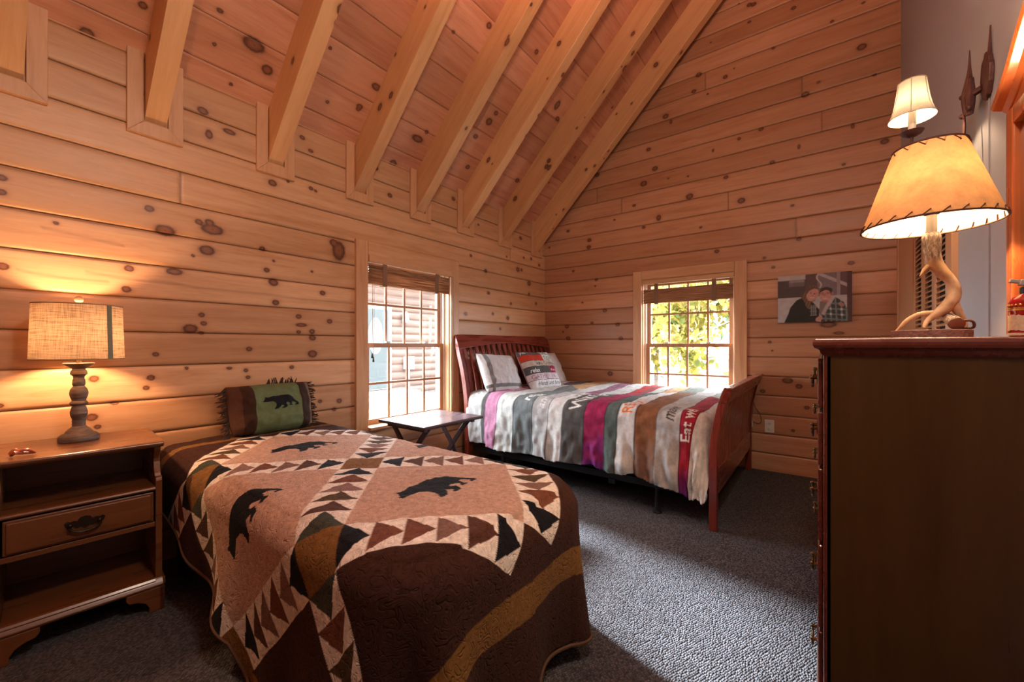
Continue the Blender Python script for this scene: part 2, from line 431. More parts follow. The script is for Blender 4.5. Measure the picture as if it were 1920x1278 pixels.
KB = [(1105,450,4),(1104,463,4),(1030,464,2),(1075,508,2.5),(1118,524,3),(1116,536,2),(1092,567,2),(1134,582,4),(1110,605,3),(1063,612,4),(1056,622,2),(1065,634,4),(1158,608,4),(1164,634,4),(1144,700,5),(1065,433,3),(1152,412,2),(1248,218,5),(1258,228,4,.6),(1216,280,4),(1228,316,5),(1207,344,6),(1253,334,2),(1189,385,3),(1293,368,6),(1361,332,4),(1390,376,6),(1235,408,5,.8),(1207,426,3),(1314,426,2.5),(1344,471,4),(1360,144,4),(1310,140,5),(1327,176,2),(1337,282,3,.5),(1120,328,4),(1385,259,2),(1301,171,4),(1405,9,4),(1488,15,4),(1616,88,7),(1510,177,6),(1535,154,3),(1427,242,4),(1659,265,6),(1448,304,4),(1582,308,3),(1498,275,4,.6),(1599,236,5,.5),(1486,385,3),(1386,260,3),(1498,448,4),(1433,483,3),(1450,501,3),(1596,493,5,1.5),(1443,641,3),(1448,657,2),(1477,713,8,1.6),(1498,724,5),(1430,733,4),(1487,807,3),(1513,764,4),(1553,608,12,2.2),(1573,624,8,3),(1290,330,2),(1405,41,3),(1640,140,3),(1560,40,3),(1450,90,3)]
def kn(lst, plane):
    out = []
    for q in lst:
        u, v, r = q[:3]; asp = q[3] if len(q) > 3 else 1.25
        p = onX(u, v, XL) if plane == 'L' else onY(u, v, YB)
        # metres per pixel across the boards
        rr = r*depth(p)/F
        a = p[1] if plane == 'L' else p[0]
        out.append((a, p[2], max(.009, rr*(1 if asp >= 1 else asp)), max(.008, rr/max(asp, 1))))
    return out
PITCH = .172
def bounds(z0, z1):
    k0 = math.floor((z0-1.015)/PITCH); b = [1.015+PITCH*k for k in range(k0, k0+60)]
    return [z0]+[x for x in b if z0+.02 < x < z1-.02]+[z1]
rng = np.random.default_rng(3)
WL = (1.80, 2.67, .50, 1.80)      # left window opening: y0,y1,z0,z1
WB = (-1.520, -.640, .50, 1.80)    # back window opening: x0,x1,z0,z1
planks('wall_left', YF-.03, YB+.03, bounds(-.03, 2.64), lambda U, V, D: (XL-D, U, V),
       kn(KL, 'L')+rand_knots(YF, -.1, 0, 2.6, 30, rng)+rand_knots(1.7, 4.3, 0, .95, 18, rng, .006, .014)+rand_knots(-.1, 4.3, 2.3, 2.58, 16, rng, .008, .02), M_pineY, hole=WL, seed=11,
       cracks=[[onX(a, c, XL)[1:] for a, c in q_] for q_ in ([(27, 504), (67, 513), (133, 522), (207, 529)], [(160, 509), (217, 519), (267, 526), (320, 530), (367, 539), (417, 544), (510, 553), (567, 561), (660, 568)], [(77, 426), (167, 446), (233, 461)])],
       joints=[(.68, 1.95), (3.59, 2.13), (2.33, .28)], bow=.006, flip=True)
zc = lambda x: ZE+(x-XL)
planks('wall_back', XL-.03, XR+.03, bounds(-.03, ZE+XR-XL+.1), lambda U, V, D: (U, YB+D, V),
       kn(KB, 'B')+rand_knots(-2.7, .45, 3.6, 5.7, 40, rng), M_pineX, hole=WB, keep=lambda u, v: v < zc(u)+.06, seed=5,
       joints=[(onY(a, b, YB)[0], onY(a, b, YB)[2]) for a, b in ((1322, 148), (1503, 158), (1540, 222), (1165, 385), (1365, 375), (1492, 422), (1120, 362))], bow=.003, flip=False)
planks('wall_front', XL-.03, XR+.03, bounds(-.03, ZE+XR-XL+.1), lambda U, V, D: (U, YF-D, V), rand_knots(-2.7, .45, 0, 5, 60, rng), M_pineX,
       keep=lambda u, v: v < zc(u)+.06, seed=6, du=.03, dv=.03)
# ceiling deck, 45 degrees; boards run along the room
q = math.sqrt(.5)
KD = [(163,63,9),(190,119,11),(476,84,11,1.6),(501,131,8),(402,83,3),(433,158,3),(619,90,3),(614,191,3),(672,204,4),(917,48,5),(737,306,6),(877,313,4),(930,212,4),(917,228,6),(1006,97,4),(1045,197,8,.7),(783,260,6,2),(970,338,4),(75,40,4),(268,10,6),(560,240,5),(850,60,3)]
kd = []
for w in KD:
    r = ray(w[0], w[1]); tt = (ZE-XL-H)/(r[2]-r[0]); p = (r[0]*tt, r[1]*tt, H+r[2]*tt)
    rr = w[2]*depth(p)/F; kd.append((p[1], (p[0]-XL)/q, max(.010, rr*(w[3] if len(w) > 3 else 1.15)), max(.010, rr)))
SL = (XR-XL)/q+.06
db = [-.08]+[.11+.2215*k for k in range(0, 21)]
planks('ceiling', YF-.03, YB+.05, [x for x in db if x < SL]+[SL], lambda U, V, D: (XL+V*q-D*q, U, ZE+V*q+D*q),
       kd+rand_knots(YF, YB, 0, SL, 110, rng, .007, .022), M_deck, groove=.005, wg=.003, seed=21, du=.010, dv=.011, flip=False,
       joints=[(.3, .9), (1.4, 2.2), (2.6, .6), (3.2, 1.4), (1.0, 1.6)])
# carpet floor and painted right wall
MB().box((XL-.1, YF-.1, -.1), (XR+.1, YB+.1, 0)).build('floor', M_carpet)['kind'] = 'structure'
MB().box((XR, YF-.1, -.05), (XR+.12, YB+.04, ZE+XR-XL+.2)).build('wall_right', M_dry)['kind'] = 'structure'

# ---------------------------------------------------------------- rafters with collar trim
RW, RD, RLEN = .086, .224, 4.45
def beam_mesh(seed):
    rg = np.random.default_rng(seed)
    # local frame: x up the slope, y across, z perpendicular to the deck (0 = deck, -RD = underside)
    me_v, parts = [], []
    path = [(-RW/2, 0.0), (-RW/2, -RD), (RW/2, -RD), (RW/2, 0.0)]
    segs = []
    for (a, b) in zip(path[:-1], path[1:]):
        L = math.hypot(b[0]-a[0], b[1]-a[1]); n = max(4, int(L/.010))
        for k in range(n+1):
            t = k/n; segs.append((a[0]+(b[0]-a[0])*t, a[1]+(b[1]-a[1])*t, sum(x[3] for x in segs[-1:])+(L/n if k else 0), 0))
    # cumulative perimeter coordinate
    pc = [0.0]
    for i in range(1, len(segs)): pc.append(pc[-1]+math.hypot(segs[i][0]-segs[i-1][0], segs[i][1]-segs[i-1][1])+(1e-5 if segs[i][:2] == segs[i-1][:2] else 0))
    xs = np.arange(-.32, RLEN, .012); n, m = len(xs), len(segs)
    yy = np.array([s_[0] for s_ in segs]); zz = np.array([s_[1] for s_ in segs]); pv = np.array(pc)
    # shallow bow near the arris so that edges look eased
    P = np.zeros((n, m, 3)); P[..., 0] = xs[:, None]; P[..., 1] = yy; P[..., 2] = zz
    U, V = np.meshgrid(xs, pv, indexing='ij')
    K = knot_field(U, V, rand_knots(0, RLEN, 0, pv[-1], 22, rg, .007, .021))
    return P, K
ys = [.100, .579, 1.158, 1.743, 2.318, 2.872, 3.487, 4.104]
names_pos = ['in the upper left corner, leftmost of all', 'above the lamp with the burlap shade', 'above the bear print pillow', 'whose foot ends just left of the bedside window', 'whose foot ends above the bedside window', 'whose foot ends above the headboard side of the window', 'second in from the knotty gable wall', 'running tight along the knotty gable wall']
for i, y in enumerate(ys):
    r = thing('rafter', 'sloping honey pine rafter '+names_pos[i], 'rafter', (XL, y, ZE), group='sloping pine rafters', kind='structure')
    P, K = beam_mesh(100+i)
    M3 = np.array([[q, 0, -q], [0, 1, 0], [q, 0, q]])      # local x -> up slope, z -> perpendicular
    br = np.full(K.shape, .35+.6*RNG.random())
    o = grid_obj('beam', P, M_beam, None, None, {'knot': K, 'board': br, 'seam': np.zeros_like(K)}, smooth=False)
    o.parent = r; o.rotation_euler = (0, -PI/4, 0)
    # mitred casing board around the rafter on the wall
    z0, zi, t = ZE-.385, ZE-.317-.012, .018
    a, b = RW/2+.006, RW/2+.068
    m = MB(); x0, x1 = XL-.002, XL+t
    m.prism([(y-b, z0-.01), (y-a, zi), (y-a, ZE+.02), (y-b, ZE+.02)], 'X', x0, x1)
    m.prism([(y+b, z0-.01), (y+b, ZE+.02), (y+a, ZE+.02), (y+a, zi)], 'X', x0, x1)
    m.prism([(y-b, z0-.01), (y+b, z0-.01), (y+a, zi), (y-a, zi)], 'X', x0, x1+.004)
    m.build('collar_trim', M_trimZ, r, bevel=.002)
# ---------------------------------------------------------------- windows (u along the wall, w into the wall, z up)
def window(name, u0, u1, z0, z1, to3, mU, which, cl, cr):
    r = bpy.data.objects.new(name, None); COL.objects.link(r); r['kind'] = 'structure'; OFF[r.name] = Vector((0, 0, 0))
    def bx(m, a, b):
        p = [to3(*a), to3(*b)]
        m.box([min(x) for x in zip(*p)], [max(x) for x in zip(*p)]); return m
    c = .10
    bx(MB(), (u0-cl, -.022, z0-.11), (u0+.003, .004, z1+c)).build('casing', M_trimZ, r, bevel=.003)
    bx(MB(), (u1-.003, -.022, z0-.11), (u1+cr, .004, z1+c)).build('casing', M_trimZ, r, bevel=.003)
    bx(MB(), (u0+.004, -.024, z1-.002), (u1-.004, .004, z1+c)).build('casing', mU, r, bevel=.003)
    bx(MB(), (u0+.004, -.020, z0-.11), (u1-.004, .004, z0-.02)).build('apron', mU, r, bevel=.003)
    bx(MB(), (u0+.004, -.055, z0-.02), (u1-.004, .17, z0+.004)).build('sill', mU, r, bevel=.004)
    j = MB()
    bx(j, (u0-.02, .003, z0), (u0+.012, .17, z1+.02)); bx(j, (u1-.012, .003, z0), (u1+.02, .17, z1+.02)); bx(j, (u0-.02, .003, z1-.012), (u1+.02, .17, z1+.02))
    j.build('jamb', M_trimZ, r)
    v = MB()
    for uu in (u0+.012, u1-.028):
        bx(v, (uu, .055, z0), (uu+.016, .068, z1-.012)); bx(v, (uu, .090, z0), (uu+.016, .16, z1-.012))
    v.build('jamb_liner', M_vinyl, r)
    zm = 1.112; a, b = u0+.026, u1-.026
    def sash(nm, zl, zh, w, top):
        f = MB(); s_ = .040
        bx(f, (a, w, zl), (a+s_, w+.032, zh)); bx(f, (b-s_, w, zl), (b, w+.032, zh))
        bx(f, (a+s_-.001, w, zl), (b-s_+.001, w+.032, zl+(s_ if not top else .034))); bx(f, (a+s_-.001, w, zh-(.034 if not top else s_)), (b-s_+.001, w+.032, zh))
        o = f.build(nm, M_sash, r, bevel=.002)
        g0, g1, h0, h1 = a+s_, b-s_, zl+.034, zh-.034
        bx(MB(), (g0-.004, w+.014, h0-.004), (g1+.004, w+.018, h1+.004)).build('glass', M_glass, o)
        k = MB()
        for i in (1, 2, 3):
            x = g0+(g1-g0)*i/4; bx(k, (x-.009, w+.004, h0), (x+.009, w+.0125, h1))
        zz = (h0+h1)/2; bx(k, (g0, w+.0035, zz-.009), (g1, w+.012, zz+.009))
        k.build('muntins', M_sash, o)
    sash('upper_sash', zm-.01, z1-.012, .098, True)
    sash('lower_sash', z0+.004, zm+.026, .060, False)
    k = MB(); mid = (u0+u1)/2
    for du in (-.2, .2): bx(k, (mid+du-.02, .05, zm+.027), (mid+du+.02, .075, zm+.04))
    k.build('sash_lock', M_vinyl, r)
    return r
toL = lambda u, w, z: (XL-w, u, z)
toB = lambda u, w, z: (u, YB+w, z)
window('window_1', *WL, toL, M_trimY, 'left', .095, .098)
window('window_2', *WB, toB, M_trimX, 'back', .088, .098)

# ---------------------------------------------------------------- gathered bamboo blinds
def blind(u0, u1, ztop, zslat, zbot, to3, w, label, nfold, mU, cords):
    cx, cy, cz = to3((u0+u1)/2, w, ztop)
    r = thing('bamboo_blind', label, 'window blind', (cx, cy, cz))
    def bx(m, a, b):
        p = [to3(*a), to3(*b)]; m.box([min(x) for x in zip(*p)], [max(x) for x in zip(*p)]); return m
    h = MB(); bx(h, (u0, w-.03, ztop-.012), (u1, w+.012, ztop+.040)); h.build('valance', mU, r, bevel=.003)
    # stacked folds of slats
    m = MB(); n = 26
    for k in range(n):
        z = zbot+(zslat-zbot)*k/(n-1); d = .006*math.sin(k*1.9)+.004*((k*7) % 5-2)/2
        pts = [to3(u0+.012, w+d, z), to3((u0+u1)/2, w+d+.003, z-.001), to3(u1-.012, w+d, z)]
        m.tube(pts, .0042, 6)
        if k % 3 == 0:
            pts = [to3(u0+.014, w+d+.018, z), to3(u1-.014, w+d+.018, z)]; m.tube(pts, .004, 6)
    m.build('slats', M_bamboo, r, smooth=True)
    for fr in (.17, .80):
        uc = u0+(u1-u0)*fr
        p = MB(); bx(p, (uc-.019, w-.016, zbot-.012), (uc+.019, w-.012, ztop-.01)); bx(p, (uc-.019, w-.016, zbot-.013), (uc+.019, w+.03, zbot-.008))
        p.build('tape', M_strap, r)
    for (uc, zb, ww, tas) in cords:
        cd = MB()
        cd.tube([to3(uc, ww, ztop-.01), to3(uc+.004, ww, (ztop+zb)/2), to3(uc, ww, zb)], .0016, 6)
        cd.tube([to3(uc+.012, ww, ztop-.01), to3(uc+.018, ww, (ztop+zb)/2), to3(uc+.011, ww, zb-.03)], .0016, 6)
        o = cd.build('pull_cord', M_linecord, r, smooth=True)
        if tas:
            tm = MB()
            for (du, dz) in ((0, 0), (.011, -.03)):
                c = to3(uc+du, ww, zb+dz); tm.lathe([(.002, 0), (.004, -.006), (.008, -.03), (.007, -.038), (.002, -.04)], c, 10)
            tm.build('tassel', M_tassel, o, smooth=True)
    return r
blind(1.806, 2.664, 1.757, 1.728, 1.590, toL, -.006, 'raised brown bamboo blind on the window behind the folding table', 9, M_trimY, [(1.86, 1.06, .012, True), (2.675, .60, -.028, False)])
blind(-1.514, -.646, 1.768, 1.700, 1.562, toB, .006, 'raised bamboo blind lit by yellow leaves on the gable wall window', 9, M_trimX, [])

# ---------------------------------------------------------------- louvered closet door on the painted wall, next to the gable wall
d = bpy.data.objects.new('door_1', None); COL.objects.link(d); d['kind'] = 'structure'; OFF['door_1'] = Vector((0, 0, 0))
m = MB(); m.box((XR-.02, 3.64, 0), (XR+.01, 4.25, 1.96)); m.box((XR-.024, 4.255, 0), (XR-.002, 4.298, 1.96)); m.build('side_board', M_trimZ, d, bevel=.002)
MB().box((XR-.022, 2.655, 0), (XR+.01, 2.745, 1.895)).build('casing', M_trimZ, d, bevel=.003)
MB().box((XR-.022, 2.655, 1.897), (XR+.01, 3.638, 1.965)).build('casing', M_trimY, d, bevel=.003)
M_louver_shade = plain('painted_louver_shade', (.030, .016, .010), .9)  # near-black colour stands in for the shade behind the louvers
edges = [3.635, 3.342, 3.05, 2.75]
for a, b in zip(edges[:-1], edges[1:]):
    p = MB(); st = .052; x0, x1 = XR-.016, XR+.004
    p.box((x0, a-st, .02), (x1, a-.002, 1.893)); p.box((x0, b+.002, .02), (x1, b+st, 1.893))
    for z0, z1 in ((.02, .16), (1.0, 1.09), (1.80, 1.893)): p.box((x0, b+st-.001, z0), (x1, a-st+.001, z1))
    o = p.build('door_panel', M_trimZ, d, bevel=.002)
    l = MB()
    for z0, z1 in ((.17, .99), (1.10, 1.795)):
        n = int((z1-z0)/.027)
        for k in range(n):
            z = z0+.013+(z1-z0-.02)*k/(n-1)
            R = Matrix.Rotation(math.radians(-38), 3, 'Y')
            l.box((-.016, -(a-b)/2+st-.004, -.003), (.016, (a-b)/2-st+.004, .003), R, (XR-.003, (a+b)/2, z))
    l.build('louvers', M_trimY, o)
    k = MB()
    for z0, z1 in ((.155, 1.005), (1.085, 1.805)): k.box((XR-.0012, b+st-.002, z0), (XR+.002, a-st+.002, z1))
    k.build('louver_shade_sheet', M_louver_shade, o)  # thin dark sheets on the wall, painted shade between the slats

# ---------------------------------------------------------------- nightstand beside the twin bed
NS = thing('nightstand', 'maple brown nightstand with one drawer and two open shelves, under the burlap lamp', 'nightstand', (-2.27, .272, 0), math.radians(-4.5), local=True)
hw = .218            # half width; local x = 0 is the drawer face, y across
m = MB()
top = [(-.40, .690), (.012, .690), (.018, .694), (.024, .700), (.026, .707), (.022, .713), (.014, .715), (-.40, .715)]
m.prism(top, 'Y', -hw-.014, hw+.014); m.build('top', M_stand, NS, bevel=.003)
side = [(-.385, .10), (.0, .10), (.0, .545), (-.004, .556), (-.016, .562), (-.026, .558), (-.034, .570), (-.050, .590), (-.058, .615), (-.054, .640), (-.040, .660), (-.036, .668), (-.036, .690), (-.385, .690)]
for sgn in (-1, 1):
    MB().prism(side, 'Y', sgn*hw-.011, sgn*hw+.011).build('side_panel', M_stand, NS, bevel=.002)
MB().box((-.385, -hw+.011, .10), (-.373, hw-.011, .690)).build('back_panel', M_stand, NS)
sh = [(-.373, .505), (-.008, .505), (.004, .508), (.006, .514), (.002, .520), (-.006, .523), (-.373, .523)]
MB().prism(sh, 'Y', -hw+.011, hw-.011).build('shelf', M_stand, NS, bevel=.001)
MB().box((-.36, -hw+.0115, .352), (-.004, hw-.0115, .372)).build('drawer_rail', M_stand, NS, bevel=.002)
dr = MB(); dr.box((-.33, -hw+.016, .376), (-.002, hw-.016, .500)); dr.box((-.004, -hw+.024, .384), (.006, hw-.024, .492)); o = dr.build('drawer', M_stand, NS, bevel=.004)
def bail_pull(c, axis, mat, parent, s=1.0):
    """shaped backplate with a drop bail; c = centre on the drawer face, faces +x local ('+X') or -x ('-X')"""
    sg = 1 if axis == '+X' else -1
    hd = MB(); x = c[0]; pl = []
    half = [(-.046, .000), (-.048, .008), (-.040, .013), (-.034, .009), (-.026, .012), (-.018, .008), (-.012, .018), (0, .022)]
    pl = half+[(-a, b) for a, b in half[-2::-1]]+[(.040, -.010), (.030, -.006), (.020, -.014), (.010, -.012), (0, -.020), (-.010, -.012), (-.020, -.014), (-.030, -.006), (-.040, -.010)]
    hd.prism([(c[1]+a*s, c[2]+b*s) for a, b in pl], 'X', x, x+sg*.003)
    for dy in (-.034, .034):
        hd.tube([(x, c[1]+dy*s, c[2]+.002), (x+sg*.012*s, c[1]+dy*s, c[2]+.002)], .0045*s, 8)
        hd.ball((x+sg*.014*s, c[1]+dy*s, c[2]+.002), .006*s, 10, 6)
    q = smooth_path([(x+sg*.013*s, c[1]+a*s, c[2]+b*s) for a, b in ((-.034, .001), (-.036, -.010), (-.024, -.020), (0, -.025), (.024, -.020), (.036, -.010), (.034, .001))], 4)
    hd.tube(q, .0036*s, 8)
    return hd.build('handle', mat, parent, smooth=True)
bail_pull((.006, 0, .440), '+X', M_darkmetal, o, 1.15)
bs = [(-.373, .112), (.002, .112), (.010, .118), (.012, .126), (.006, .134), (-.002, .137), (-.373, .137)]
MB().prism(bs, 'Y', -hw+.0115, hw-.0115).build('bottom_shelf', M_stand, NS, bevel=.001)
mo = MB(); prof = [(.0, .100), (.016, .100), (.020, .108), (.014, .118), (.006, .128), (.0, .135)]
mo.prism(prof, 'Y', -hw-.014, hw+.014)
for sgn in (-1, 1): mo.box((-.385, min(sgn*(hw+.011), sgn*(hw+.022)), .100), (.002, max(sgn*(hw+.011), sgn*(hw+.022)), .130))
mo.build('base_moulding', M_stand, NS, bevel=.003)
for sx in (0, 1):
    for sgn in (-1, 1):
        f = MB(); e = sgn*(hw+.018)
        prf = [(0, .100), (0, 0), (.052, 0), (.050, .022), (.062, .044), (.085, .058), (.112, .064), (.122, .078), (.122, .100)]
        x0, x1 = ((-.008, .016) if sx == 0 else (-.385, -.365))
        f.prism([(e-sgn*a, b) for a, b in prf], 'X', x0, x1)
        f.prism([((.016-a*.9) if sx == 0 else (-.385+a*.9), b) for a, b in prf], 'Y', min(e, e-sgn*.02), max(e, e-sgn*.02))
        f.build('bracket_foot', M_stand, NS, bevel=.004)

# ---------------------------------------------------------------- lamp on the nightstand
LX, LY = -2.535, .285
BL = thing('table_lamp', 'lit table lamp with burlap drum shade on a turned grey wood base', 'lamp', (LX, LY, .715))
pc = [(755,86),(759,88),(766,80),(776,60),(790,36),(797,38),(803,44),(822,48),(828,40),(836,32),(850,30),(858,35),(866,35),(880,36),(888,35),(893,30),(900,36),(915,47),(935,52),(955,49),(970,42),(982,38),(990,47),(997,52),(1004,47),(1012,37),(1028,42),(1050,49),(1068,47),(1085,40),(1095,36),(1103,39),(1112,36),(1122,38),(1134,37),(1142,46),(1152,60),(1164,72),(1172,78),(1180,96),(1192,110),(1204,113),(1216,113),(1220,108)]
zz = lambda y: .330*(1220-y)/(1220-755)
MB().lathe([(max(.004, w*.00056), zz(y)) for y, w in reversed(pc)], (LX, LY, .715), 36).build('base', M_turned, BL, smooth=True)
MB().lathe([(.009, .326), (.009, .36), (.014, .362), (.014, .40), (.004, .402)], (LX, LY, .715), 16).build('socket', M_brass, BL, smooth=True)
sb, stp = 1.062, 1.290
sm = MB().lathe([(.1430, sb), (.1395, sb+.115), (.1360, stp)], (LX, LY, 0), 64, False)
shd = sm.build('lamp_shade', M_burlap, BL, smooth=True)
M_rim = plain('rim_binding', (.36, .24, .13), .9)
for rr, z in ((.1432, sb), (.1362, stp)):
    rm = MB(); rm.tube([(LX+rr*math.cos(a), LY+rr*math.sin(a), z) for a in np.linspace(0, 2*PI, 49)[:-1]], .0022, 6, closed=True)
    rm.build('shade_rim', M_rim, shd, smooth=True)
rb = MB(); A = math.atan2(-LY, -LX); a0 = A+.63; ang = np.linspace(a0, a0+.15, 5)
vs = [(LX+(r_+.0012)*math.cos(a), LY+(r_+.0012)*math.sin(a), z) for z, r_ in ((sb, .143), (stp, .136)) for a in ang]
rb.add(vs, [(i, i+1, i+6, i+5) for i in range(4)]); rb.build('ribbon', M_ribbon, shd)
sp = MB()
for k in range(3):
    a = k*2*PI/3; sp.tube([(LX, LY, stp-.008), (LX+.135*math.cos(a), LY+.135*math.sin(a), stp-.002)], .0014, 6)
for s_ in (-1, 1): sp.tube(smooth_path([(LX+s_*.012, LY, 1.07), (LX+s_*.05, LY, 1.15), (LX+s_*.045, LY, 1.23), (LX, LY, stp-.005)], 5), .0014, 6)
sp.tube([(LX, LY, stp-.008), (LX, LY, stp+.012)], .003, 8); sp.build('harp', M_brass, BL, smooth=True)
fm = MB(); fm.ball((LX, LY, stp+.026), .015, 18, 12); fm.lathe([(.009, stp+.004), (.006, stp+.012)], (LX, LY, 0), 12); fm.build('finial', plain('pale_wood_finial', (.62, .40, .24), .35), BL, smooth=True)

# small reddish thing lying on the nightstand
px = np.array([-2.335, .118]); T = thing('trinket', 'small folded reddish brown trinket on the nightstand near its front edge', 'trinket', (px[0], px[1], .715))
m = MB(); rtube(m, [(px[0]+.0, px[1]-.025, .722, .005), (px[0]+.012, px[1]-.018, .732, .007), (px[0]-.004, px[1]+.0, .726, .006), (px[0]+.002, px[1]+.03, .721, .003)], 5, 8)
rtube(m, [(px[0]-.012, px[1]-.028, .724, .006), (px[0]-.016, px[1]-.015, .738, .007), (px[0]-.014, px[1]-.002, .724, .005)], 5, 8)
rtube(m, [(px[0]+.002, px[1]-.012, .734, .004), (px[0]+.002, px[1]+.012, .736, .006), (px[0]+.004, px[1]+.034, .722, .003)], 5, 8)
m.build('body', M_trinket, T, smooth=True)
# ---------------------------------------------------------------- drawing helpers on colour grids
def in_poly(x, y, poly):
    ins = np.zeros(x.shape, bool); n = len(poly)
    for i in range(n):
        x0, y0 = poly[i]; x1, y1 = poly[(i+1) % n]
        if y0 == y1: continue
        c = ((y0 > y) != (y1 > y)) & (x < (x1-x0)*(y-y0)/(y1-y0)+x0)
        ins ^= c
    return ins
BEAR = [(675,390),(690,385),(720,345),(722,320),(740,318),(755,328),(800,325),(870,303),(960,305),(1060,297),(1150,303),(1220,345),(1250,395),(1270,425),(1310,460),(1328,490),(1322,520),(1255,520),(1262,500),(1285,490),(1255,460),(1225,450),(1205,455),(1195,490),(1215,510),(1205,522),(1140,520),(1145,500),(1165,490),(1140,465),(1110,450),(1085,462),(1085,480),(1110,500),(1105,530),(1090,552),(1015,560),(1005,545),(1040,525),(1050,515),(1005,495),(980,520),(950,545),(935,560),(860,565),(870,545),(890,520),(905,480),(890,450),(860,425),(830,408),(690,408)]
BEAR = [((x-1001)/653, (y-431)/653) for x, y in BEAR]     # unit length, x to the tail, y down
_tc = {}
def text_tris(txt, shear=0.0):
    """triangles of a word in unit letter height, built-in font; returns (n,3,2) array and the width"""
    if (txt, shear) in _tc: return _tc[(txt, shear)]
    cu = bpy.data.curves.new('w', 'FONT'); cu.body = txt; cu.size = 1.0; cu.resolution_u = 3; cu.shear = shear; cu.offset = .012
    ob = bpy.data.objects.new('w', cu); COL.objects.link(ob); bpy.context.view_layer.update()
    dg = bpy.context.evaluated_depsgraph_get(); me = bpy.data.meshes.new_from_object(ob.evaluated_get(dg))
    me.calc_loop_triangles()
    co = np.array([v.co[:2] for v in me.vertices]); tr = np.array([t.vertices[:] for t in me.loop_triangles])
    T = co[tr]; w = co[:, 0].max()
    bpy.data.objects.remove(ob); bpy.data.curves.remove(cu); bpy.data.meshes.remove(me)
    _tc[(txt, shear)] = (T, w); return T, w
def text_mask(x, y, txt, height, shear=0.0):
    """x,y in metres from the word's lower left corner"""
    T, w = text_tris(txt, shear); T = T*(height/.7); m = np.zeros(x.shape, bool)
    box = (x > -.02) & (x < w*height/.7+.02) & (y > -height*.5) & (y < height*1.6)
    if not box.any(): return m
    px, py = x[box], y[box]; h = np.zeros(px.shape, bool)
    for a, b, c in T:
        d1 = (px-b[0])*(a[1]-b[1])-(a[0]-b[0])*(py-b[1]); d2 = (px-c[0])*(b[1]-c[1])-(b[0]-c[0])*(py-c[1]); d3 = (px-a[0])*(c[1]-a[1])-(c[0]-a[0])*(py-a[1])
        h |= ~(((d1 < 0) | (d2 < 0) | (d3 < 0)) & ((d1 > 0) | (d2 > 0) | (d3 > 0)))
    m[box] = h; return m
def vnoise(x, y, f, seed=0):
    """smooth value noise on arrays"""
    r = np.random.default_rng(seed).random((64, 64)); x = x*f; y = y*f
    i = np.floor(x).astype(int); j = np.floor(y).astype(int); u = x-i; v = y-j; u = u*u*(3-2*u); v = v*v*(3-2*v)
    g = lambda a, b: r[a % 64, b % 64]
    return (g(i, j)*(1-u)+g(i+1, j)*u)*(1-v)+(g(i, j+1)*(1-u)+g(i+1, j+1)*u)*v

# ---------------------------------------------------------------- twin bed
xh, xf, y0, y1, ztop = -2.712, -.70, .555, 1.505, .600
TB = thing('twin_bed', 'twin bed standing head first against the plank wall, under the bear quilt', 'bed', (-1.7, 1.03, 0))
def rrect(x0, x1, y0, y1, r, n=8):
    return [(cx+r*math.cos(a), cy+r*math.sin(a)) for cx, cy, a0 in ((x1-r, y1-r, 0), (x0+r, y1-r, PI/2), (x0+r, y0+r, PI), (x1-r, y0+r, 1.5*PI)) for a in np.linspace(a0, a0+PI/2, n)]
MB().prism(rrect(-2.69, -.765, .615, 1.445, .16), 'Z', .34, .565).build('mattress', M_mattress, TB, bevel=.045, seg=4)
MB().prism(rrect(-2.69, -.775, .625, 1.435, .15), 'Z', .16, .338).build('box_spring', M_mattress, TB, bevel=.02)
for x in (-2.6, -.9):
    for y in (.66, 1.40): MB().lathe([(.022, 0), (.026, .16)], (x, y, 0), 12).build('leg', M_blackmetal, TB)

def drape(X, Y, xf, y0, y1, ztop, r, R, flare, fold, y_far=True, seed=0, zmin=.012):
    """cloth lying on a bed: X,Y unfolded coordinates, rounded foot corners of radius r, edge radius R"""
    cx = np.minimum(X, xf-r); cy = np.clip(Y, y0+r, (y1-r) if y_far else 9)
    dx = X-cx; dy = Y-cy; rho = np.hypot(dx, dy)+1e-9; nx, ny = dx/rho, dy/rho
    s = rho-(r-R); arc = PI*R/2
    sc = np.clip(s, 0, arc); drop = np.maximum(0, s-arc)
    h = np.where(s <= 0, rho, r-R+R*np.sin(sc/R)); z = ztop-np.where(s <= 0, 0, R*(1-np.cos(sc/R)))-drop
    th = np.arctan2(dx, np.abs(dy)+1e-9)*(dx > 0); mid = (y0+y1)/2
    pn = cx+2*r*th+np.maximum(0, np.where(Y < mid, cy-(y0+r), (y1-r)-cy))
    p = np.where(Y < mid, pn, 7.3-pn)
    f = (np.sin(p*11.0+1.1*np.sin(p*3.1+seed))+.55*np.sin(p*19+2+seed))*fold
    grow = np.clip(drop/.35, 0, 1.4)**1.3
    corner = 1+1.1*np.sin(2*th)**2
    h = h+flare*drop+f*grow*corner
    ex = np.maximum(0, zmin-z); z = np.maximum(z, zmin+.004*np.sin(p*23)); h = h+ex*.55
    return cx+nx*h, cy+ny*h, z, rho, s

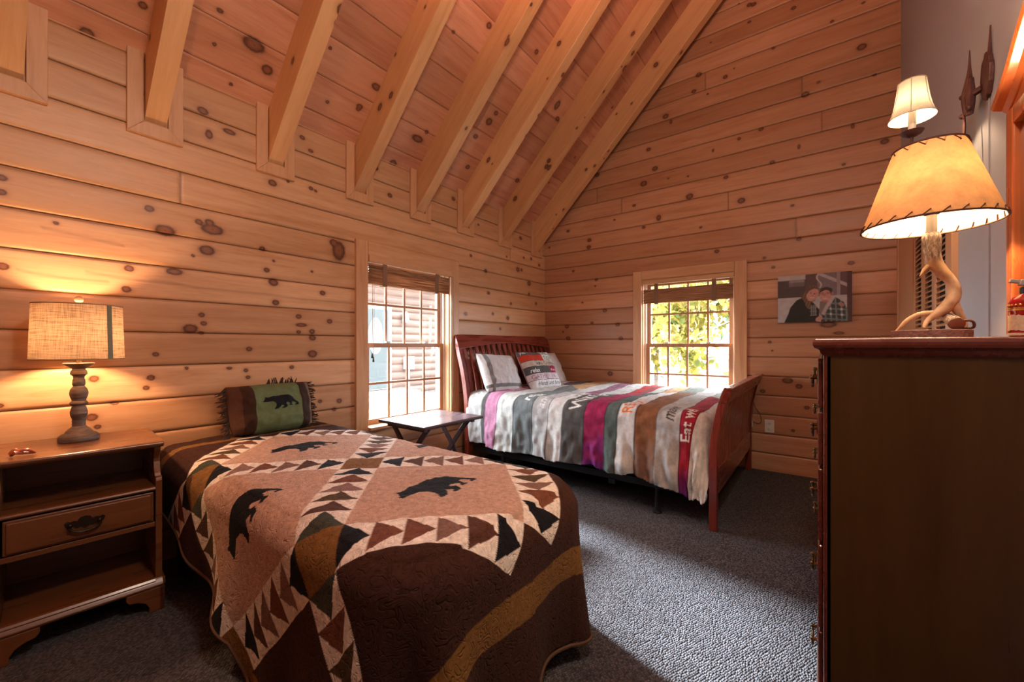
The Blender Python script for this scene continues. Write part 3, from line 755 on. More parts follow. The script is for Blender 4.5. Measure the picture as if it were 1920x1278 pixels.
WHITE, TAN, BROWN, GOLD = (.82, .77, .70), (.53, .355, .27), (.052, .022, .016), (.21, .105, .032)
BLACK, GREEN, MAUVE, CHECK, OLIVE, CHOC, TAUPE = (.011, .012, .016), (.055, .062, .047), (.26, .155, .135), (.17, .065, .038), (.085, .055, .026), (.095, .042, .028), (.21, .12, .09)
def quilt_pattern(a, b):
    C = np.empty(a.shape+(3,)); C[:] = BROWN
    Q = .686; e1 = (a+b)*q; e2 = (a-b)*q; hw_ = .078
    k1 = np.round(e1/Q); k2 = np.round(e2/Q); f1 = e1-k1*Q; f2 = e2-k2*Q
    i = np.floor(e1/Q); j = np.floor(e2/Q); s1 = np.abs(f1) < hw_; s2 = np.abs(f2) < hw_
    bears = [(0, 0), (-1, -1), (-1, 0), (0, -1)]
    for (p, r_) in bears:
        m = (i == p) & (j == r_); C[m] = TAN
        ca = ((p+.5)*Q+(r_+.5)*Q)*q; cb = ((p+.5)*Q-(r_+.5)*Q)*q
        C[m & in_poly((b-cb+.015)/.30, (a-ca)/(.30*1.42), BEAR)] = BLACK
    cell = lambda u, v: np.isin(u*100+v, [p*100+r_ for p, r_ in bears])
    # strips: next to at least one bear block, or short stubs between the plain corner pieces
    pal = [CHOC, OLIVE, MAUVE, CHECK, CHOC, BLACK, TAUPE]
    for (f, fo, e, kk, typ) in ((f1, f2, e2, k1, 0), (f2, f1, e1, k2, 1)):
        m = np.floor(e/Q); t = e-m*Q-hw_; L = Q-2*hw_
        on = (np.abs(f) < hw_) & (t >= 0) & (t <= L) & (np.abs(kk) <= 1)
        on &= (np.abs(kk) == 0) & (m >= -2) & (m <= 1) | (np.abs(kk) == 1) & (m >= -1) & (m <= 0)
        C[on] = WHITE
        src_low = ((kk+m) % 2) != 0            # the end nearer zero is a source of the geese
        tt = np.where(src_low, t, L-t); pt = L/6
        n = np.clip((tt/pt).astype(int), 0, 5); x = tt/pt-n
        g = on & (np.abs(f)/hw_ < 1-x)
        for c in range(6):
            col = (BLACK if typ == 1 else GREEN) if c == 0 else (BLACK if c == 5 else [CHOC, OLIVE, MAUVE, CHECK, TAUPE][(c-1+int(typ)*2) % 5])
            sel = g & (n == c)
            if c in (1, 3): # per strip variation
                C[sel] = col
                v2 = sel & ((kk+m) % 3 == 1); C[v2] = [CHECK, TAUPE][c == 3]
            else: C[sel] = col
    cs = s1 & s2 & (np.abs(k1)+np.abs(k2) <= 2); C[cs] = GOLD
    C[cs & (np.abs(a) > .85)] = BROWN
    # fine check weave on the check triangles
    for (lo, hi, v) in (((1.03), (1.125), 1),):
        C[(a > lo) & (a < hi)] = GOLD; C[a >= hi] = BROWN
    C[(a > -1.0) & (a < -.935)] = GOLD; C[a <= -1.0] = BROWN
    sb_ = (np.abs(b) > .985); C[sb_ & (a > -1.0) & (a < 1.125) & (np.abs(b) < 1.07)] = GOLD
    C[np.abs(b) >= 1.07] = BROWN; C[(np.abs(b) > .985) & ((a < -1.0) | (a >= 1.125))] = BROWN
    return C
step = .0042
qa = np.arange(-1.122, 1.36, step); qb = np.arange(-1.06, 1.06, step)
A_, B_ = np.meshgrid(qa, qb, indexing='ij')
XX, YY, ZZ, rho, sdist = drape(A_-1.585, B_+1.03, xf, y0, y1, ztop, .24, .10, .03, .020, seed=.4)
# quilting relief: soft puckers, gentle crown of the mattress
rel = (vnoise(A_, B_, 38, 1)-.5)*.004+(vnoise(A_, B_, 13, 2)-.5)*.006
ZZ = ZZ+rel*(ZZ > .03)+.012*np.cos((YY-1.03)*3.0).clip(0)*(sdist < .05)
HEM = .725
def side_drop(x):      # the near side hangs shorter towards the head of the bed
    return np.interp(x, [-2.72, -2.30, -2.0, -1.60, -1.50, -1.2], [.44, .50, .575, .69, .80, .83])
near = (B_+1.03 < y0+.24)
cang = np.arctan2(np.maximum(0, A_-1.585-(xf-.24)), np.maximum(1e-6, y0+.24-(B_+1.03)))
fm = np.where(near, rho < np.where(A_-1.585 > xf-.24, .83-.105*cang/(PI/2), side_drop(A_-1.585)), rho < HEM)[:-1, :-1]
QU = tag(grid_obj('quilt', np.stack([XX, YY, ZZ], -1), fabric_attr('patchwork_quilt', quilt=True, mott=.45), None, fm, None, {'col': quilt_pattern(A_, B_)}, off=(-1.7, 1.03, 0)),
         'brown and tan patchwork quilt with black bears draped over the twin bed', 'quilt')
# bound edge of the quilt along the hem
hp = []
for x in np.arange(-2.70, xf-.24, .02): hp.append((x, y0+.24-float(side_drop(x))+.003))
for t in np.linspace(0, PI/2, 40): h_ = .83-.105*(t/(PI/2)); hp.append((xf-.24+(h_-.003)*math.sin(t), y0+.24-(h_-.003)*math.cos(t)))
for y in np.arange(y0+.26, y1-.26, .02): hp.append((xf-.24+HEM-.003, y))
for t in np.linspace(PI/2, 0, 40): hp.append((xf-.24+(HEM-.003)*math.sin(t), y1-.24+(HEM-.003)*math.cos(t)))
for x in np.arange(xf-.26, -2.70, -.02): hp.append((x, y1-.24+HEM-.003))
hp = np.array(hp); hx, hy, hz, _, _ = drape(hp[:, 0], hp[:, 1], xf, y0, y1, ztop, .24, .10, .03, .020, seed=.4)
m = MB(); m.tube(list(zip(hx, hy, np.maximum(hz, .008))), .006, 6); m.build('binding', plain('brown_binding', (.10, .046, .022), .85), QU, smooth=True, off=None).location = (1.7, -1.03, 0)

# ---------------------------------------------------------------- pillows
def pillow(name, label, cat, W, Hh, T, c, R, colf, n=120, mat=None, group=None, pinch=.06, sag=0.0, rnd=.04):
    """cushion in the plane (local x across, local y up), thickness along local z"""
    r = thing(name, label, cat, c, group=group)
    u = np.linspace(-1, 1, n); U, V = np.meshgrid(u, u, indexing='ij')
    e = np.clip((1-np.abs(U)**3.2), 0, 1)**.55*np.clip((1-np.abs(V)**3.2), 0, 1)**.55
    x = U*W/2*(1-pinch*(1-np.abs(V)**2)*0-pinch*np.cos(V*PI/2)*np.abs(U)); y = V*Hh/2*(1-pinch*np.cos(U*PI/2)*np.abs(V))
    rc = 1-rnd*(U**2*V**2)*(1+.5*np.sin(3*U+2*V)); x = x*rc; y = y*rc
    wr = (vnoise(U+3, V+5, 3.3, 11)-.5)*.022+(vnoise(U+3, V*.6+5, 8, 12)-.5)*.010
    z = T/2*e; zf = z+wr*np.sqrt(e); y = y-sag*(1-V)*(U**2)*.0
    Rm = np.array(R)
    def W3(zv): return np.stack([x, y, zv], -1) @ Rm.T+np.array(c)
    col = colf(x, y, U, V)
    o1 = grid_obj('cover_front', W3(zf), mat, r, None, None, {'col': col})
    o2 = grid_obj('cover_back', W3(-z), mat, r, None, None, {'col': col*0+col.reshape(-1, 3).mean(0)}, flip=True)
    return r, (x, y, zf, Rm)
def frame(xdir, ydir):
    X_ = Vector(xdir).normalized(); Y_ = Vector(ydir); Y_ = (Y_-X_*Y_.dot(X_)).normalized(); Z_ = X_.cross(Y_)
    return [[X_[i], Y_[i], Z_[i]] for i in range(3)]
M_leather = fabric_attr('suede_and_leather_cover', bscale=250, bstr=.35, rough=.7)
def bearcol(x, y, U, V):
    C = np.empty(x.shape+(3,)); C[:] = (.085, .042, .030)
    C[(x > -.175) & (x < -.115)] = (.045, .024, .017); C[(x > .130) & (x < .19)] = (.036, .02, .015)
    C[(x > .195) & (x < .215)] = (.16, .10, .07)
    g = (x > -.120) & (x < .135); C[g] = (.125, .175, .085)
    C[g & in_poly((x-.015)/.195, -(y-.020)/.195, BEAR)] = (.010, .011, .015)
    return C
pc_ = (-2.605, 1.085, .748); Rb = frame((0, 1, 0), (-.26, 0, 1))
BP, _ = pillow('throw_pillow', 'brown leather and green throw pillow with a black bear, leaning on the wall', 'pillow', .475, .30, .21, pc_, Rb, bearcol, 150, M_leather, pinch=.04, rnd=.085)
rg = np.random.default_rng(2); Rv = Matrix(Rb)
def fringe_line(p0, p1, out, n, ln, mb, sp_=.004):
    for k in range(n):
        t = (k+.5)/n; p = Vector((p0[0]+(p1[0]-p0[0])*t, p0[1]+(p1[1]-p0[1])*t, 0)); L = ln*(.7+.6*rg.random())
        o_ = Vector((out[0], out[1], 0)).normalized(); side = Vector((-o_.y, o_.x, 0))
        pe = p+o_*L+side*(rg.random()-.5)*L*.9+Vector((0, 0, (rg.random()-.3)*.02)); pm = (p+pe)/2+Vector((0, 0, .006*rg.random()))
        mb.tube([Rv @ a+Vector(pc_) for a in (p, pm, pe)], [.0035, .0035, .002], 4)
fr = MB(); fringe_line((-.227, -.14), (-.227, .14), (-1, -.5), 46, .042, fr); fr.build('fringe', M_fringe, BP, smooth=True)
fr = MB(); fringe_line((.227, -.14), (.227, .14), (1, -.15), 40, .036, fr); fr.build('fringe', M_fringe, BP, smooth=True)
fr = MB(); fringe_line((-.02, .138), (.15, .138), (.15, 1), 26, .036, fr); fr.build('fringe', M_fringe, BP, smooth=True)
fr = MB(); fringe_line((-.21, -.140), (.21, -.140), (0, -1), 60, .014, fr); fr.build('fringe', M_fringe, BP, smooth=True)
for bx_, by_ in ((-.145, .012), (.152, .022)):
    b = MB().lathe([(.002, .058), (.0125, .058), (.0135, .061), (.0125, .065), (.009, .064), (.002, .0635)], (0, 0, 0), 18)
    b.xf(Matrix.Translation(Vector(pc_)) @ Rv.to_4x4() @ Matrix.Translation((bx_, by_, 0))); b.build('button', M_button, BP, smooth=True)
# ---------------------------------------------------------------- sleigh bed
SB = thing('sleigh_bed', 'cherry red slatted sleigh bed standing in the corner by the gable window', 'bed', (-1.5, 3.45, 0))
hprof = [(0, -2.525), (.45, -2.525), (.70, -2.545), (.90, -2.585), (1.05, -2.630), (1.16, -2.668), (1.222, -2.690)]
fprof = [(0, -.500), (.34, -.500), (.50, -.497), (.62, -.483), (.73, -.460), (.81, -.437), (.868, -.415)]
def curve_at(prof, n=5): return smooth_path([(z, x) for z, x in prof], n)
HQ = curve_at(hprof); FQ = curve_at(fprof)
def xat(Q, z): return float(np.interp(z, [p[0] for p in Q], [p[1] for p in Q]))
def sheet(mb, Q, zlo, zhi, ya, yb, thick, sgn, n=14):
    """board following the sleigh curve between two heights; front face on the curve, thickness towards sgn"""
    zs = np.linspace(zlo, zhi, n); poly = [(xat(Q, z), z) for z in zs]+[(xat(Q, z)+sgn*thick, z) for z in zs[::-1]]
    return mb.prism(poly, 'Y', ya, yb)
YA, YC = 2.700, 4.262

for ya in (YA, YC-.045): sheet(MB(), HQ, 0, 1.205, ya, ya+.045, .05, -1, 26).build('headboard_post', M_cherry, SB, bevel=.004)
# top rail with arched lower edge
n = 40; ys_ = np.linspace(YA-.004, YC+.004, n); vs = []
for y in ys_:
    t = (y-YA)/(YC-YA); zb = 1.085+.055*math.sin(PI*t)
    zt = 1.222-.035*max(0, (abs(2*t-1)-.93)/.07)**2
    for f_ in (0, .25, .5, .75, 1.0):
        z = zb+(zt-zb)*f_; vs.append((xat(HQ, z)+.006, y, z))
    for f_ in (1.0, .75, .5, .25, 0):
        z = zb+(zt-zb)*f_; vs.append((xat(HQ, z)-.040, y, z))
fs = [(i*10+k, i*10+(k+1) % 10, (i+1)*10+(k+1) % 10, (i+1)*10+k) for i in range(n-1) for k in range(10)]+[tuple(range(9, -1, -1)), tuple(range((n-1)*10, n*10))]
MB().add(vs, fs).build('headboard_top_rail', M_cherryY, SB, bevel=.003)
sheet(MB(), HQ, .50, .62, YA+.04, YC-.04, .03, -1).build('headboard_lower_rail', M_cherryY, SB, bevel=.003)
ns = 17
for k in range(ns):
    y = YA+.06+(YC-YA-.12-.045)*k/(ns-1)
    m = MB(); sheet(m, [(z, x-.010) for z, x in HQ], .60, 1.15, y, y+.045, .016, -1, 16); m.build('headboard_slat', M_cherry, SB, bevel=.002)
for ya in (YA, YC-.05): sheet(MB(), FQ, 0, .845, ya, ya+.05, .045, -1, 24).build('footboard_post', M_cherry, SB, bevel=.004)
m = MB(); sheet(m, [(z, x+.004) for z, x in FQ], .775, .868, YA-.006, YC+.006, .050, -1); m.build('footboard_top_rail', M_cherryY, SB, bevel=.006)
MB().box((-.532, YA+.04, .205), (-.506, YC-.04, .362)).build('footboard_lower_rail', M_cherryY, SB, bevel=.003)
ns = 24
for k in range(ns):
    y = YA+.055+(YC-YA-.11-.050)*k/(ns-1)
    m = MB(); sheet(m, [(z, x-.010) for z, x in FQ], .355, .79, y, y+.050, .014, -1, 14); m.build('footboard_slat', M_cherry, SB, bevel=.004)
for y in (2.775, 4.20):
    m = MB(); m.box((-2.53, y-.003, .165), (-.53, y+.003, .212)); m.box((-2.53, y, .165), (-.53, y+.035, .170)); m.build('side_rail', M_blackmetal, SB)
for x in (-.88, -1.70): MB().box((x-.02, 2.78, .168), (x+.02, 4.2, .198)).build('cross_bar', M_blackmetal, SB)
for (x, y) in ((-.88, 2.79), (-.88, 4.18), (-1.70, 3.5), (-2.2, 2.79)):
    MB().lathe([(.034, 0), (.034, .006), (.020, .016), (.0165, .06), (.0165, .17)], (x, y, 0), 16).build('leg', M_blackmetal, SB, smooth=True)
MB().box((-1.22, 2.762, .135), (-1.17, 2.80, .17)).build('bracket', M_blackmetal, SB)
MT = thing('mattress', 'mattress with box spring on the sleigh bed, under the striped comforter', 'mattress', (-1.5, 3.45, .2))
MB().box((-2.50, 2.77, .42), (-.585, 4.21, .66)).build('mattress_pad', M_mattress, MT, bevel=.05, seg=3)
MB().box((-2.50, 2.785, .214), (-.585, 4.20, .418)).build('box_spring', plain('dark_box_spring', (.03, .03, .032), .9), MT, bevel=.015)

# comforter: stripes run across the bed, words along them
WH, LG, SLATE, DG = (.60, .60, .59), (.40, .40, .40), (.155, .175, .18), (.085, .083, .082)
STR = [(-2.60, LG), (-2.374, DG), (-2.335, (.42, .19, .30)), (-2.20, (.52, .54, .53)), (-2.03, SLATE), (-1.84, LG), (-1.69, WH), (-1.565, DG), (-1.385, (.30, .022, .085)), (-1.225, (.095, .125, .118)), (-1.13, WH), (-1.005, (.24, .105, .052)), (-.865, LG), (-.715, (.28, .018, .035)), (-.617, WH), (9, WH)]
def comf_cols(X, Y):
    C = np.empty(X.shape+(3,)); C[:] = LG; un = Y
    far = Y > 3.52+.25*np.sin(X*5)
    alt = [(.50, .50, .5), (.25, .02, .06), (.5, .5, .48), (.1, .12, .12), (.45, .28, .15), (.5, .5, .5), (.25, .1, .16), (.45, .45, .44), (.33, .03, .03), (.42, .44, .4), (.45, .27, .15), (.2, .22, .2), (.5, .5, .5), (.30, .34, .30), (.5, .5, .5)]
    for k in range(len(STR)-1):
        m = (X >= STR[k][0]) & (X < STR[k+1][0]); c = np.array(STR[k][1])
        C[m] = c; C[m & far] = alt[k]
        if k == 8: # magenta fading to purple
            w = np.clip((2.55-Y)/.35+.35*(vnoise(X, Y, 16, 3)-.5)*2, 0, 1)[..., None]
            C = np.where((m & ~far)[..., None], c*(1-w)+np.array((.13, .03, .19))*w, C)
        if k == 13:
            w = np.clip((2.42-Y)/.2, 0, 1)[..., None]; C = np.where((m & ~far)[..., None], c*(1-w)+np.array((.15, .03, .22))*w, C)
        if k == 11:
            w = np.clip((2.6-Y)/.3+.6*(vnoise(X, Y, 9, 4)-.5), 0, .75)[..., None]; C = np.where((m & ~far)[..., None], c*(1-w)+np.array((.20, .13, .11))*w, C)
    for x, _ in STR[1:-1]: C[np.abs(X-x) < .004] *= .35
    def word(t, xa, ya, h, col, sh=0.0):
        C[text_mask(Y-ya, -(X-xa), t, h, sh)] = col
    cr = (.72, .72, .70)
    word('Cozy', -2.43, 2.62, .105, (.66, .67, .67), .2); word('relax', -1.885, 2.72, .095, cr, .35); word('and', -1.735, 2.68, .07, (.62, .62, .62), .3); word('unwind', -1.59, 2.98, .055, (.18, .17, .17), .1)
    word('WAKE UP', -1.425, 2.70, .095, cr); word('RELAX', -1.03, 2.70, .078, (.70, .16, .03)); word('make', -.755, 2.68, .075, (.06, .055, .05), .35); word('Eat well', -.637, 2.56, .072, cr)
    word('sleep in', -2.25, 3.0, .07, (.62, .62, .62), .2); word('live and laugh', -1.25, 3.55, .07, (.1, .09, .09), .2); word('sweet dreams', -1.62, 3.55, .07, (.12, .1, .1)); word('good night', -2.12, 3.5, .09, (.2, .02, .08), .2); word('cozy', -.90, 3.5, .07, (.16, .15, .14), .3)
    n = vnoise(X*1.0, Y*.35, 55, 6)[..., None]
    return C*(.82+.36*n)
ca = np.arange(-2.555, -.30, .0060); cb = np.arange(2.08, 4.262, .0060)
A_, B_ = np.meshgrid(ca, cb, indexing='ij')
cxf, cy0 = -.556, 2.705
lump = (vnoise(A_, B_, 3.0, 21)-.5)*.03+(vnoise(A_, B_, 7.5, 22)-.5)*.014
XX, YY, ZZ, rho, sd = drape(A_, B_, cxf, cy0, 4.9, .705, .12, .115, .07, .012, y_far=False, seed=2.0)
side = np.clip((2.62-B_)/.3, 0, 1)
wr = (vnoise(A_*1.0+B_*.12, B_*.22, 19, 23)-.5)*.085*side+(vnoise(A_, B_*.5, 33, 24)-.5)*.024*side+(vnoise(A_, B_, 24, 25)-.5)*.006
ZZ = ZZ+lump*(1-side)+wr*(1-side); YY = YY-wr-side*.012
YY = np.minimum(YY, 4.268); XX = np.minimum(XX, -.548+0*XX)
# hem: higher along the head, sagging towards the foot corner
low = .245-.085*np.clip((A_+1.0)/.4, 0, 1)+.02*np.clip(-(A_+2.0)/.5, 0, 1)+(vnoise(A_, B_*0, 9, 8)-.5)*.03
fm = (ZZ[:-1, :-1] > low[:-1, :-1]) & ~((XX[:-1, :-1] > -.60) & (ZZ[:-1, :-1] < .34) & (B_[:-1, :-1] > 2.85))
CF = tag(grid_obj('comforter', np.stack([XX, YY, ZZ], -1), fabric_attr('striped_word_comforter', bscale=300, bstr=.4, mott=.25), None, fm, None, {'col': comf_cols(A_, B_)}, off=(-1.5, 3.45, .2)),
         'striped comforter of grey, white, magenta and brown word bands on the sleigh bed', 'comforter')
sm_ = CF.modifiers.new('Solidify', 'SOLIDIFY'); sm_.thickness = .012; sm_.offset = -1
tg = MB(); tg.box((-2.36, 2.655, .165), (-2.325, 2.657, .235)); tg.box((-2.31, 2.655, .145), (-2.28, 2.657, .225))
o = tg.build('care_tag', plain('white_tag', (.7, .7, .7), .8), CF); o.location = (0, 0, 0)
sk = grid_obj('tie_corner', np.array([[(-2.22+.12*u, 2.668+.01*math.sin(u*9), .235-(.10*(1-abs(2*u-1))+.02)*v) for v in np.linspace(0, 1, 6)] for u in np.linspace(0, 1, 12)]), plain('white_lining', (.55, .56, .57), .9), CF)

M_bedcloth = fabric_attr('bed_pillow_cloth', bscale=260, bstr=.3)
def greycol(x, y, U, V):
    C = np.empty(x.shape+(3,)); C[:] = (.50, .50, .52)
    b = (U < -.80) | (V < -.84); C[b] = (.62, .62, .63); C[(U < -.66) & (U > -.80) | (V < -.66) & (V > -.80)] = (.17, .175, .18)
    return C
def wordcol(x, y, U, V):
    C = np.empty(x.shape+(3,)); C[:] = (.58, .58, .57); x0 = -.25
    bands = [(.16, .3, (.09, .10, .115)), (.085, .16, (.42, .045, .025)), (.02, .085, (.42, .36, .31)), (-.055, .02, (.07, .07, .072)), (-.125, -.055, (.52, .45, .49)), (-.3, -.125, (.58, .57, .58))]
    for lo, hi, c in bands: C[(y > lo) & (y <= hi)] = c
    r = x > .05
    C[r & (y > .15)] = (.60, .60, .58); C[r & (y > .085) & (y <= .15)] = (.50, .55, .51); C[(x > .085) & (y > -.055) & (y <= .02)] = (.24, .025, .06)
    for lo, hi, c in bands: C[np.abs(y-lo) < .0022] = (.06, .06, .06)
    w = lambda t, xa, ya, h, col, sh=0.0: C.__setitem__(text_mask(x-xa, y-ya, t, h, sh), col)
    w('CHILL', .06, .165, .035, (.05, .05, .05)); w('SLEEP', .065, .098, .038, (.07, .09, .08)); w('TAKE CATNAPS', -.12, .034, .036, (.06, .06, .06))
    w('relax', -.20, -.040, .042, (.7, .7, .68), .3); w('Keep Calm', .10, -.033, .026, (.62, .42, .46)); w('GATHER IN', -.21, -.112, .045, (.27, .18, .24)); w('friends and family', -.16, -.175, .036, (.10, .09, .12), .2)
    w('yes', -.22, .175, .035, (.6, .6, .6), .2)
    return C
def whitecol(x, y, U, V):
    C = np.empty(x.shape+(3,)); C[:] = (.60, .60, .61); return C
pillow('pillow', 'grey and white pillow with dark border stripe against the headboard slats', 'pillow', .50, .40, .16, (-2.415, 3.02, .855), frame((.10, 1, -.06), (-.50, 0, 1)), greycol, 90, M_bedcloth, group='pillows on the sleigh bed')
pillow('pillow', 'plain white pillow half hidden behind the printed word pillow', 'pillow', .62, .42, .15, (-2.43, 3.86, .85), frame((.02, 1, 0), (-.50, 0, 1)), whitecol, 70, M_bedcloth, group='pillows on the sleigh bed')
pillow('throw_pillow', 'square throw pillow printed with word bands, in front of the white pillow', 'pillow', .50, .44, .15, (-2.27, 3.47, .862), frame((.12, 1, -.02), (-.60, -.16, 1)), wordcol, 170, M_bedcloth, group='pillows on the sleigh bed')

# ---------------------------------------------------------------- folding tray table between the beds
TT = thing('folding_table', 'dark wooden folding tray table under the window between the two beds', 'table', (-2.24, 2.0, 0))
tx0, tx1, ty0, ty1, tz = -2.49, -2.0, 1.735, 2.30, .60
MB().box((tx0, ty0, tz-.022), (tx1, ty1, tz)).build('tabletop', M_tray, TT, bevel=.008, seg=3)
for y in (ty0+.055, ty1-.055):
    MB().box((tx0+.05, y-.014, tz-.046), (tx1-.05, y+.014, tz-.0215)).build('cleat', M_tray, TT, bevel=.002)
def xleg(xa, xb, y, t=.014, w=.036):
    m = MB(); a = Vector((xa, 0, tz-.03)); b = Vector((xb, 0, .0)); d_ = (b-a).normalized(); n_ = Vector((-d_.z, 0, d_.x))
    pts = []; k = 12
    for i in range(k+1):
        f_ = i/k; p = a.lerp(b, f_)+n_*(.03*math.sin(PI*f_)*(1 if xa < xb else -1)); pts.append(p)
    poly = [(p.x-n_.x*w/2, max(0, p.z-n_.z*w/2)) for p in pts]+[(p.x+n_.x*w/2, max(0, p.z+n_.z*w/2)) for p in pts[::-1]]
    m.prism(poly, 'Y', y-t/2, y+t/2); return m
for y, s_ in ((ty0+.075, 1), (ty1-.075, -1)):
    xleg(tx0+.07, tx1-.04, y).build('leg', M_tray, TT, bevel=.002); xleg(tx1-.07, tx0+.04, y+s_*.018).build('leg', M_tray, TT, bevel=.002)
MB().box((-2.26, ty0+.07, .255), (-2.225, ty1-.07, .275)).build('stretcher', M_tray, TT, bevel=.002)
# ---------------------------------------------------------------- chest of drawers
CX, CY0, CY1, CZ = .004, 1.405, 2.32, 1.139
CH = thing('chest_of_drawers', 'tall dark cherry chest of drawers with brass pulls, carrying the antler lamp', 'chest of drawers', (.24, 1.86, 0))
xb = .478
MB().box((CX+.006, CY0, .085), (xb, CY0+.02, 1.100)).build('side_panel', M_chest, CH, bevel=.003)
MB().box((CX+.006, CY1-.02, .085), (xb, CY1, 1.100)).build('side_panel', M_chest, CH, bevel=.003)
MB().box((xb-.012, CY0+.02, .085), (xb, CY1-.02, 1.100)).build('back_panel', M_chest, CH)
edge = [(0, 1.092), (-.004, 1.092), (-.010, 1.099), (-.012, 1.106), (-.016, 1.110), (-.024, 1.113), (-.027, 1.121), (-.027, 1.128), (-.022, 1.137), (-.014, CZ)]
m = MB()
# moulded top built as stacked outlines so that the profile runs round the front and both ends
vs, fs = [], []
for e, z in edge[1:]:
    vs += [(CX+.004+e, CY0+e*.62, z), (xb, CY0+e*.62, z), (xb, CY1-e*.62, z), (CX+.004+e, CY1-e*.62, z)]
k_ = len(edge)-1
for i in range(k_-1):
    for k in range(4): fs.append((i*4+k, i*4+(k+1) % 4, i*4+4+(k+1) % 4, i*4+4+k))
fs += [(3, 2, 1, 0), tuple(range((k_-1)*4, k_*4))]
m.add(vs, fs); m.build('top', M_chestY, CH, bevel=.0015)
zs = [1.088, .938, .779, .566, .323, .105]
for i in range(6):
    MB().box((CX+.001, CY0+.018, zs[i]-.006), (xb-.02, CY1-.018, zs[i]+.006)).build('drawer_rail', M_chestY, CH, bevel=.002)
for sgn, y in ((1, CY0), (-1, CY1)):
    a, b = sorted((y, y+sgn*.030)); MB().box((CX, a, .085), (CX+.022, b, 1.094)).build('corner_post', M_chestY, CH, bevel=.006, seg=3)
for i in range(5):
    m = MB(); zl, zh = zs[i+1]+.008, zs[i]-.008
    m.box((CX+.0, CY0+.034, zl), (xb-.05, CY1-.034, zh)); m.box((CX-.012, CY0+.030, zl-.003), (CX+.001, CY1-.030, zh+.003))
    o = m.build('drawer', M_chestY, CH, bevel=.005, seg=3)
    for y in (CY0+.19, CY1-.19): bail_pull((CX-.012, y, (zl+zh)/2+.006), '-X', M_brass, o, 1.05)
m = MB(); prof = [(CX-.014, .070), (CX-.016, .085), (CX-.008, .098), (CX+.01, .104), (CX+.02, .104), (CX+.02, .070)]
m.prism(prof, 'Y', CY0-.012, CY1+.012); m.box((CX+.0, CY0-.012, .07), (xb, CY0+.01, .10)); m.box((CX+.0, CY1-.01, .07), (xb, CY1+.012, .10)); m.build('base_moulding', M_chest, CH, bevel=.002)
for x in (CX-.012, xb-.06):
    for y, s_ in ((CY0-.010, 1), (CY1+.010, -1)):
        f = MB(); a, b = sorted((y, y+s_*.022))
        f.prism([(x, 0), (x+.05, 0), (x+.055, .03), (x+.06, .072), (x, .072)], 'Y', a, b)
        a, b = sorted((y, y+s_*.09)); f.prism([(y, 0), (y+s_*.05, 0), (y+s_*.06, .03), (y+s_*.11, .072), (y, .072)], 'X', x, x+.02)
        f.build('bracket_foot', M_chest, CH, bevel=.003)

# ---------------------------------------------------------------- antler lamp
AX, AY = .252, 1.70
AL = thing('antler_lamp', 'lit deer antler lamp with laced orange parchment shade, on the dark chest', 'lamp', (AX, AY, CZ))
m = MB(); ol = [(.082, -.02), (.078, .045), (.05, .088), (-.01, .098), (-.06, .08), (-.083, .03), (-.080, -.03), (-.055, -.075), (0, -.09), (.055, -.072)]
oq = smooth_path([(a+.004, b*.95, 0) for a, b in ol+ol[:1]], 4)[:-1]
m.prism([(AX+p[0], AY+p[1]) for p in oq], 'Z', CZ, CZ+.025); m.build('wood_slab', M_slab, AL, bevel=.002)
def antler_part(name, paths, barkf):
    m = MB()
    for pth in paths: rtube(m, pth, 7, 14)
    o = m.build(name, M_antler, AL, smooth=True); me = o.data; of = OFF[AL.name]
    at = me.attributes.new('bark', 'FLOAT', 'POINT')
    at.data.foreach_set('value', [max(0, min(1, barkf(v.co+of))) for v in me.vertices])
    return o
zb = CZ+.025
main = [(.258, 1.70, 1.448, .018), (.258, 1.70, 1.432, .0215), (.259, 1.70, 1.40, .0195), (.262, 1.70, 1.365, .0195), (.276, 1.695, 1.335, .0165), (.293, 1.69, 1.308, .0135), (.303, 1.688, 1.28, .0135), (.298, 1.688, 1.250, .016), (.283, 1.688, 1.226, .0155), (.262, 1.685, 1.207, .010), (.246, 1.68, 1.190, .007), (.238, 1.672, 1.170, .004)]
br2 = [(.296, 1.688, 1.258, .012), (.303, 1.69, 1.232, .012), (.314, 1.693, 1.206, .009), (.322, 1.695, 1.182, .0075), (.324, 1.695, zb-.004, .006)]
tin = [(.262, 1.70, 1.368, .014), (.252, 1.695, 1.352, .009), (.242, 1.69, 1.340, .006), (.231, 1.685, 1.322, .0015)]
antler_part('antler_stem', [main, br2, tin], lambda p: (p.z-1.358)/.02)
low = [(.300, 1.655, 1.180, .0175), (.297, 1.672, 1.188, .0165), (.288, 1.70, 1.202, .013), (.268, 1.725, 1.214, .009), (.240, 1.74, 1.214, .008), (.212, 1.745, 1.196, .007), (.186, 1.745, zb, .0025)]
antler_part('antler_base', [low], lambda p: (p.x-.272)/.014)
MB().lathe([(.0155, 0), (.0165, .004), (.013, .006), (.004, .007)], (0, 0, 0), 18).xf(Matrix.Translation((.3005, 1.6535, 1.180)) @ Matrix.Rotation(PI/2+.35, 4, 'X')).build('antler_cap', plain('antler_core', (.20, .075, .04), .6), AL, smooth=True)
MB().lathe([(.012, 1.446), (.012, 1.50), (.017, 1.502), (.017, 1.55), (.006, 1.552)], (.258, 1.70, 0), 18).build('socket', plain('nickel_socket', (.30, .28, .26), .35, .9), AL, smooth=True)
m = MB(); m.tube(smooth_path([(.312, 1.655, 1.188), (.326, 1.652, 1.188), (.333, 1.655, 1.180), (.331, 1.66, 1.168), (.31, 1.68, 1.1685)], 5), .0035, 8); m.build('cord', M_cord, AL, smooth=True)
rb_, rt_, zb_, zt_ = .152, .0785, 1.472, 1.700
def shade_r(z): return rb_+(rt_-rb_)*(z-zb_)/(zt_-zb_)
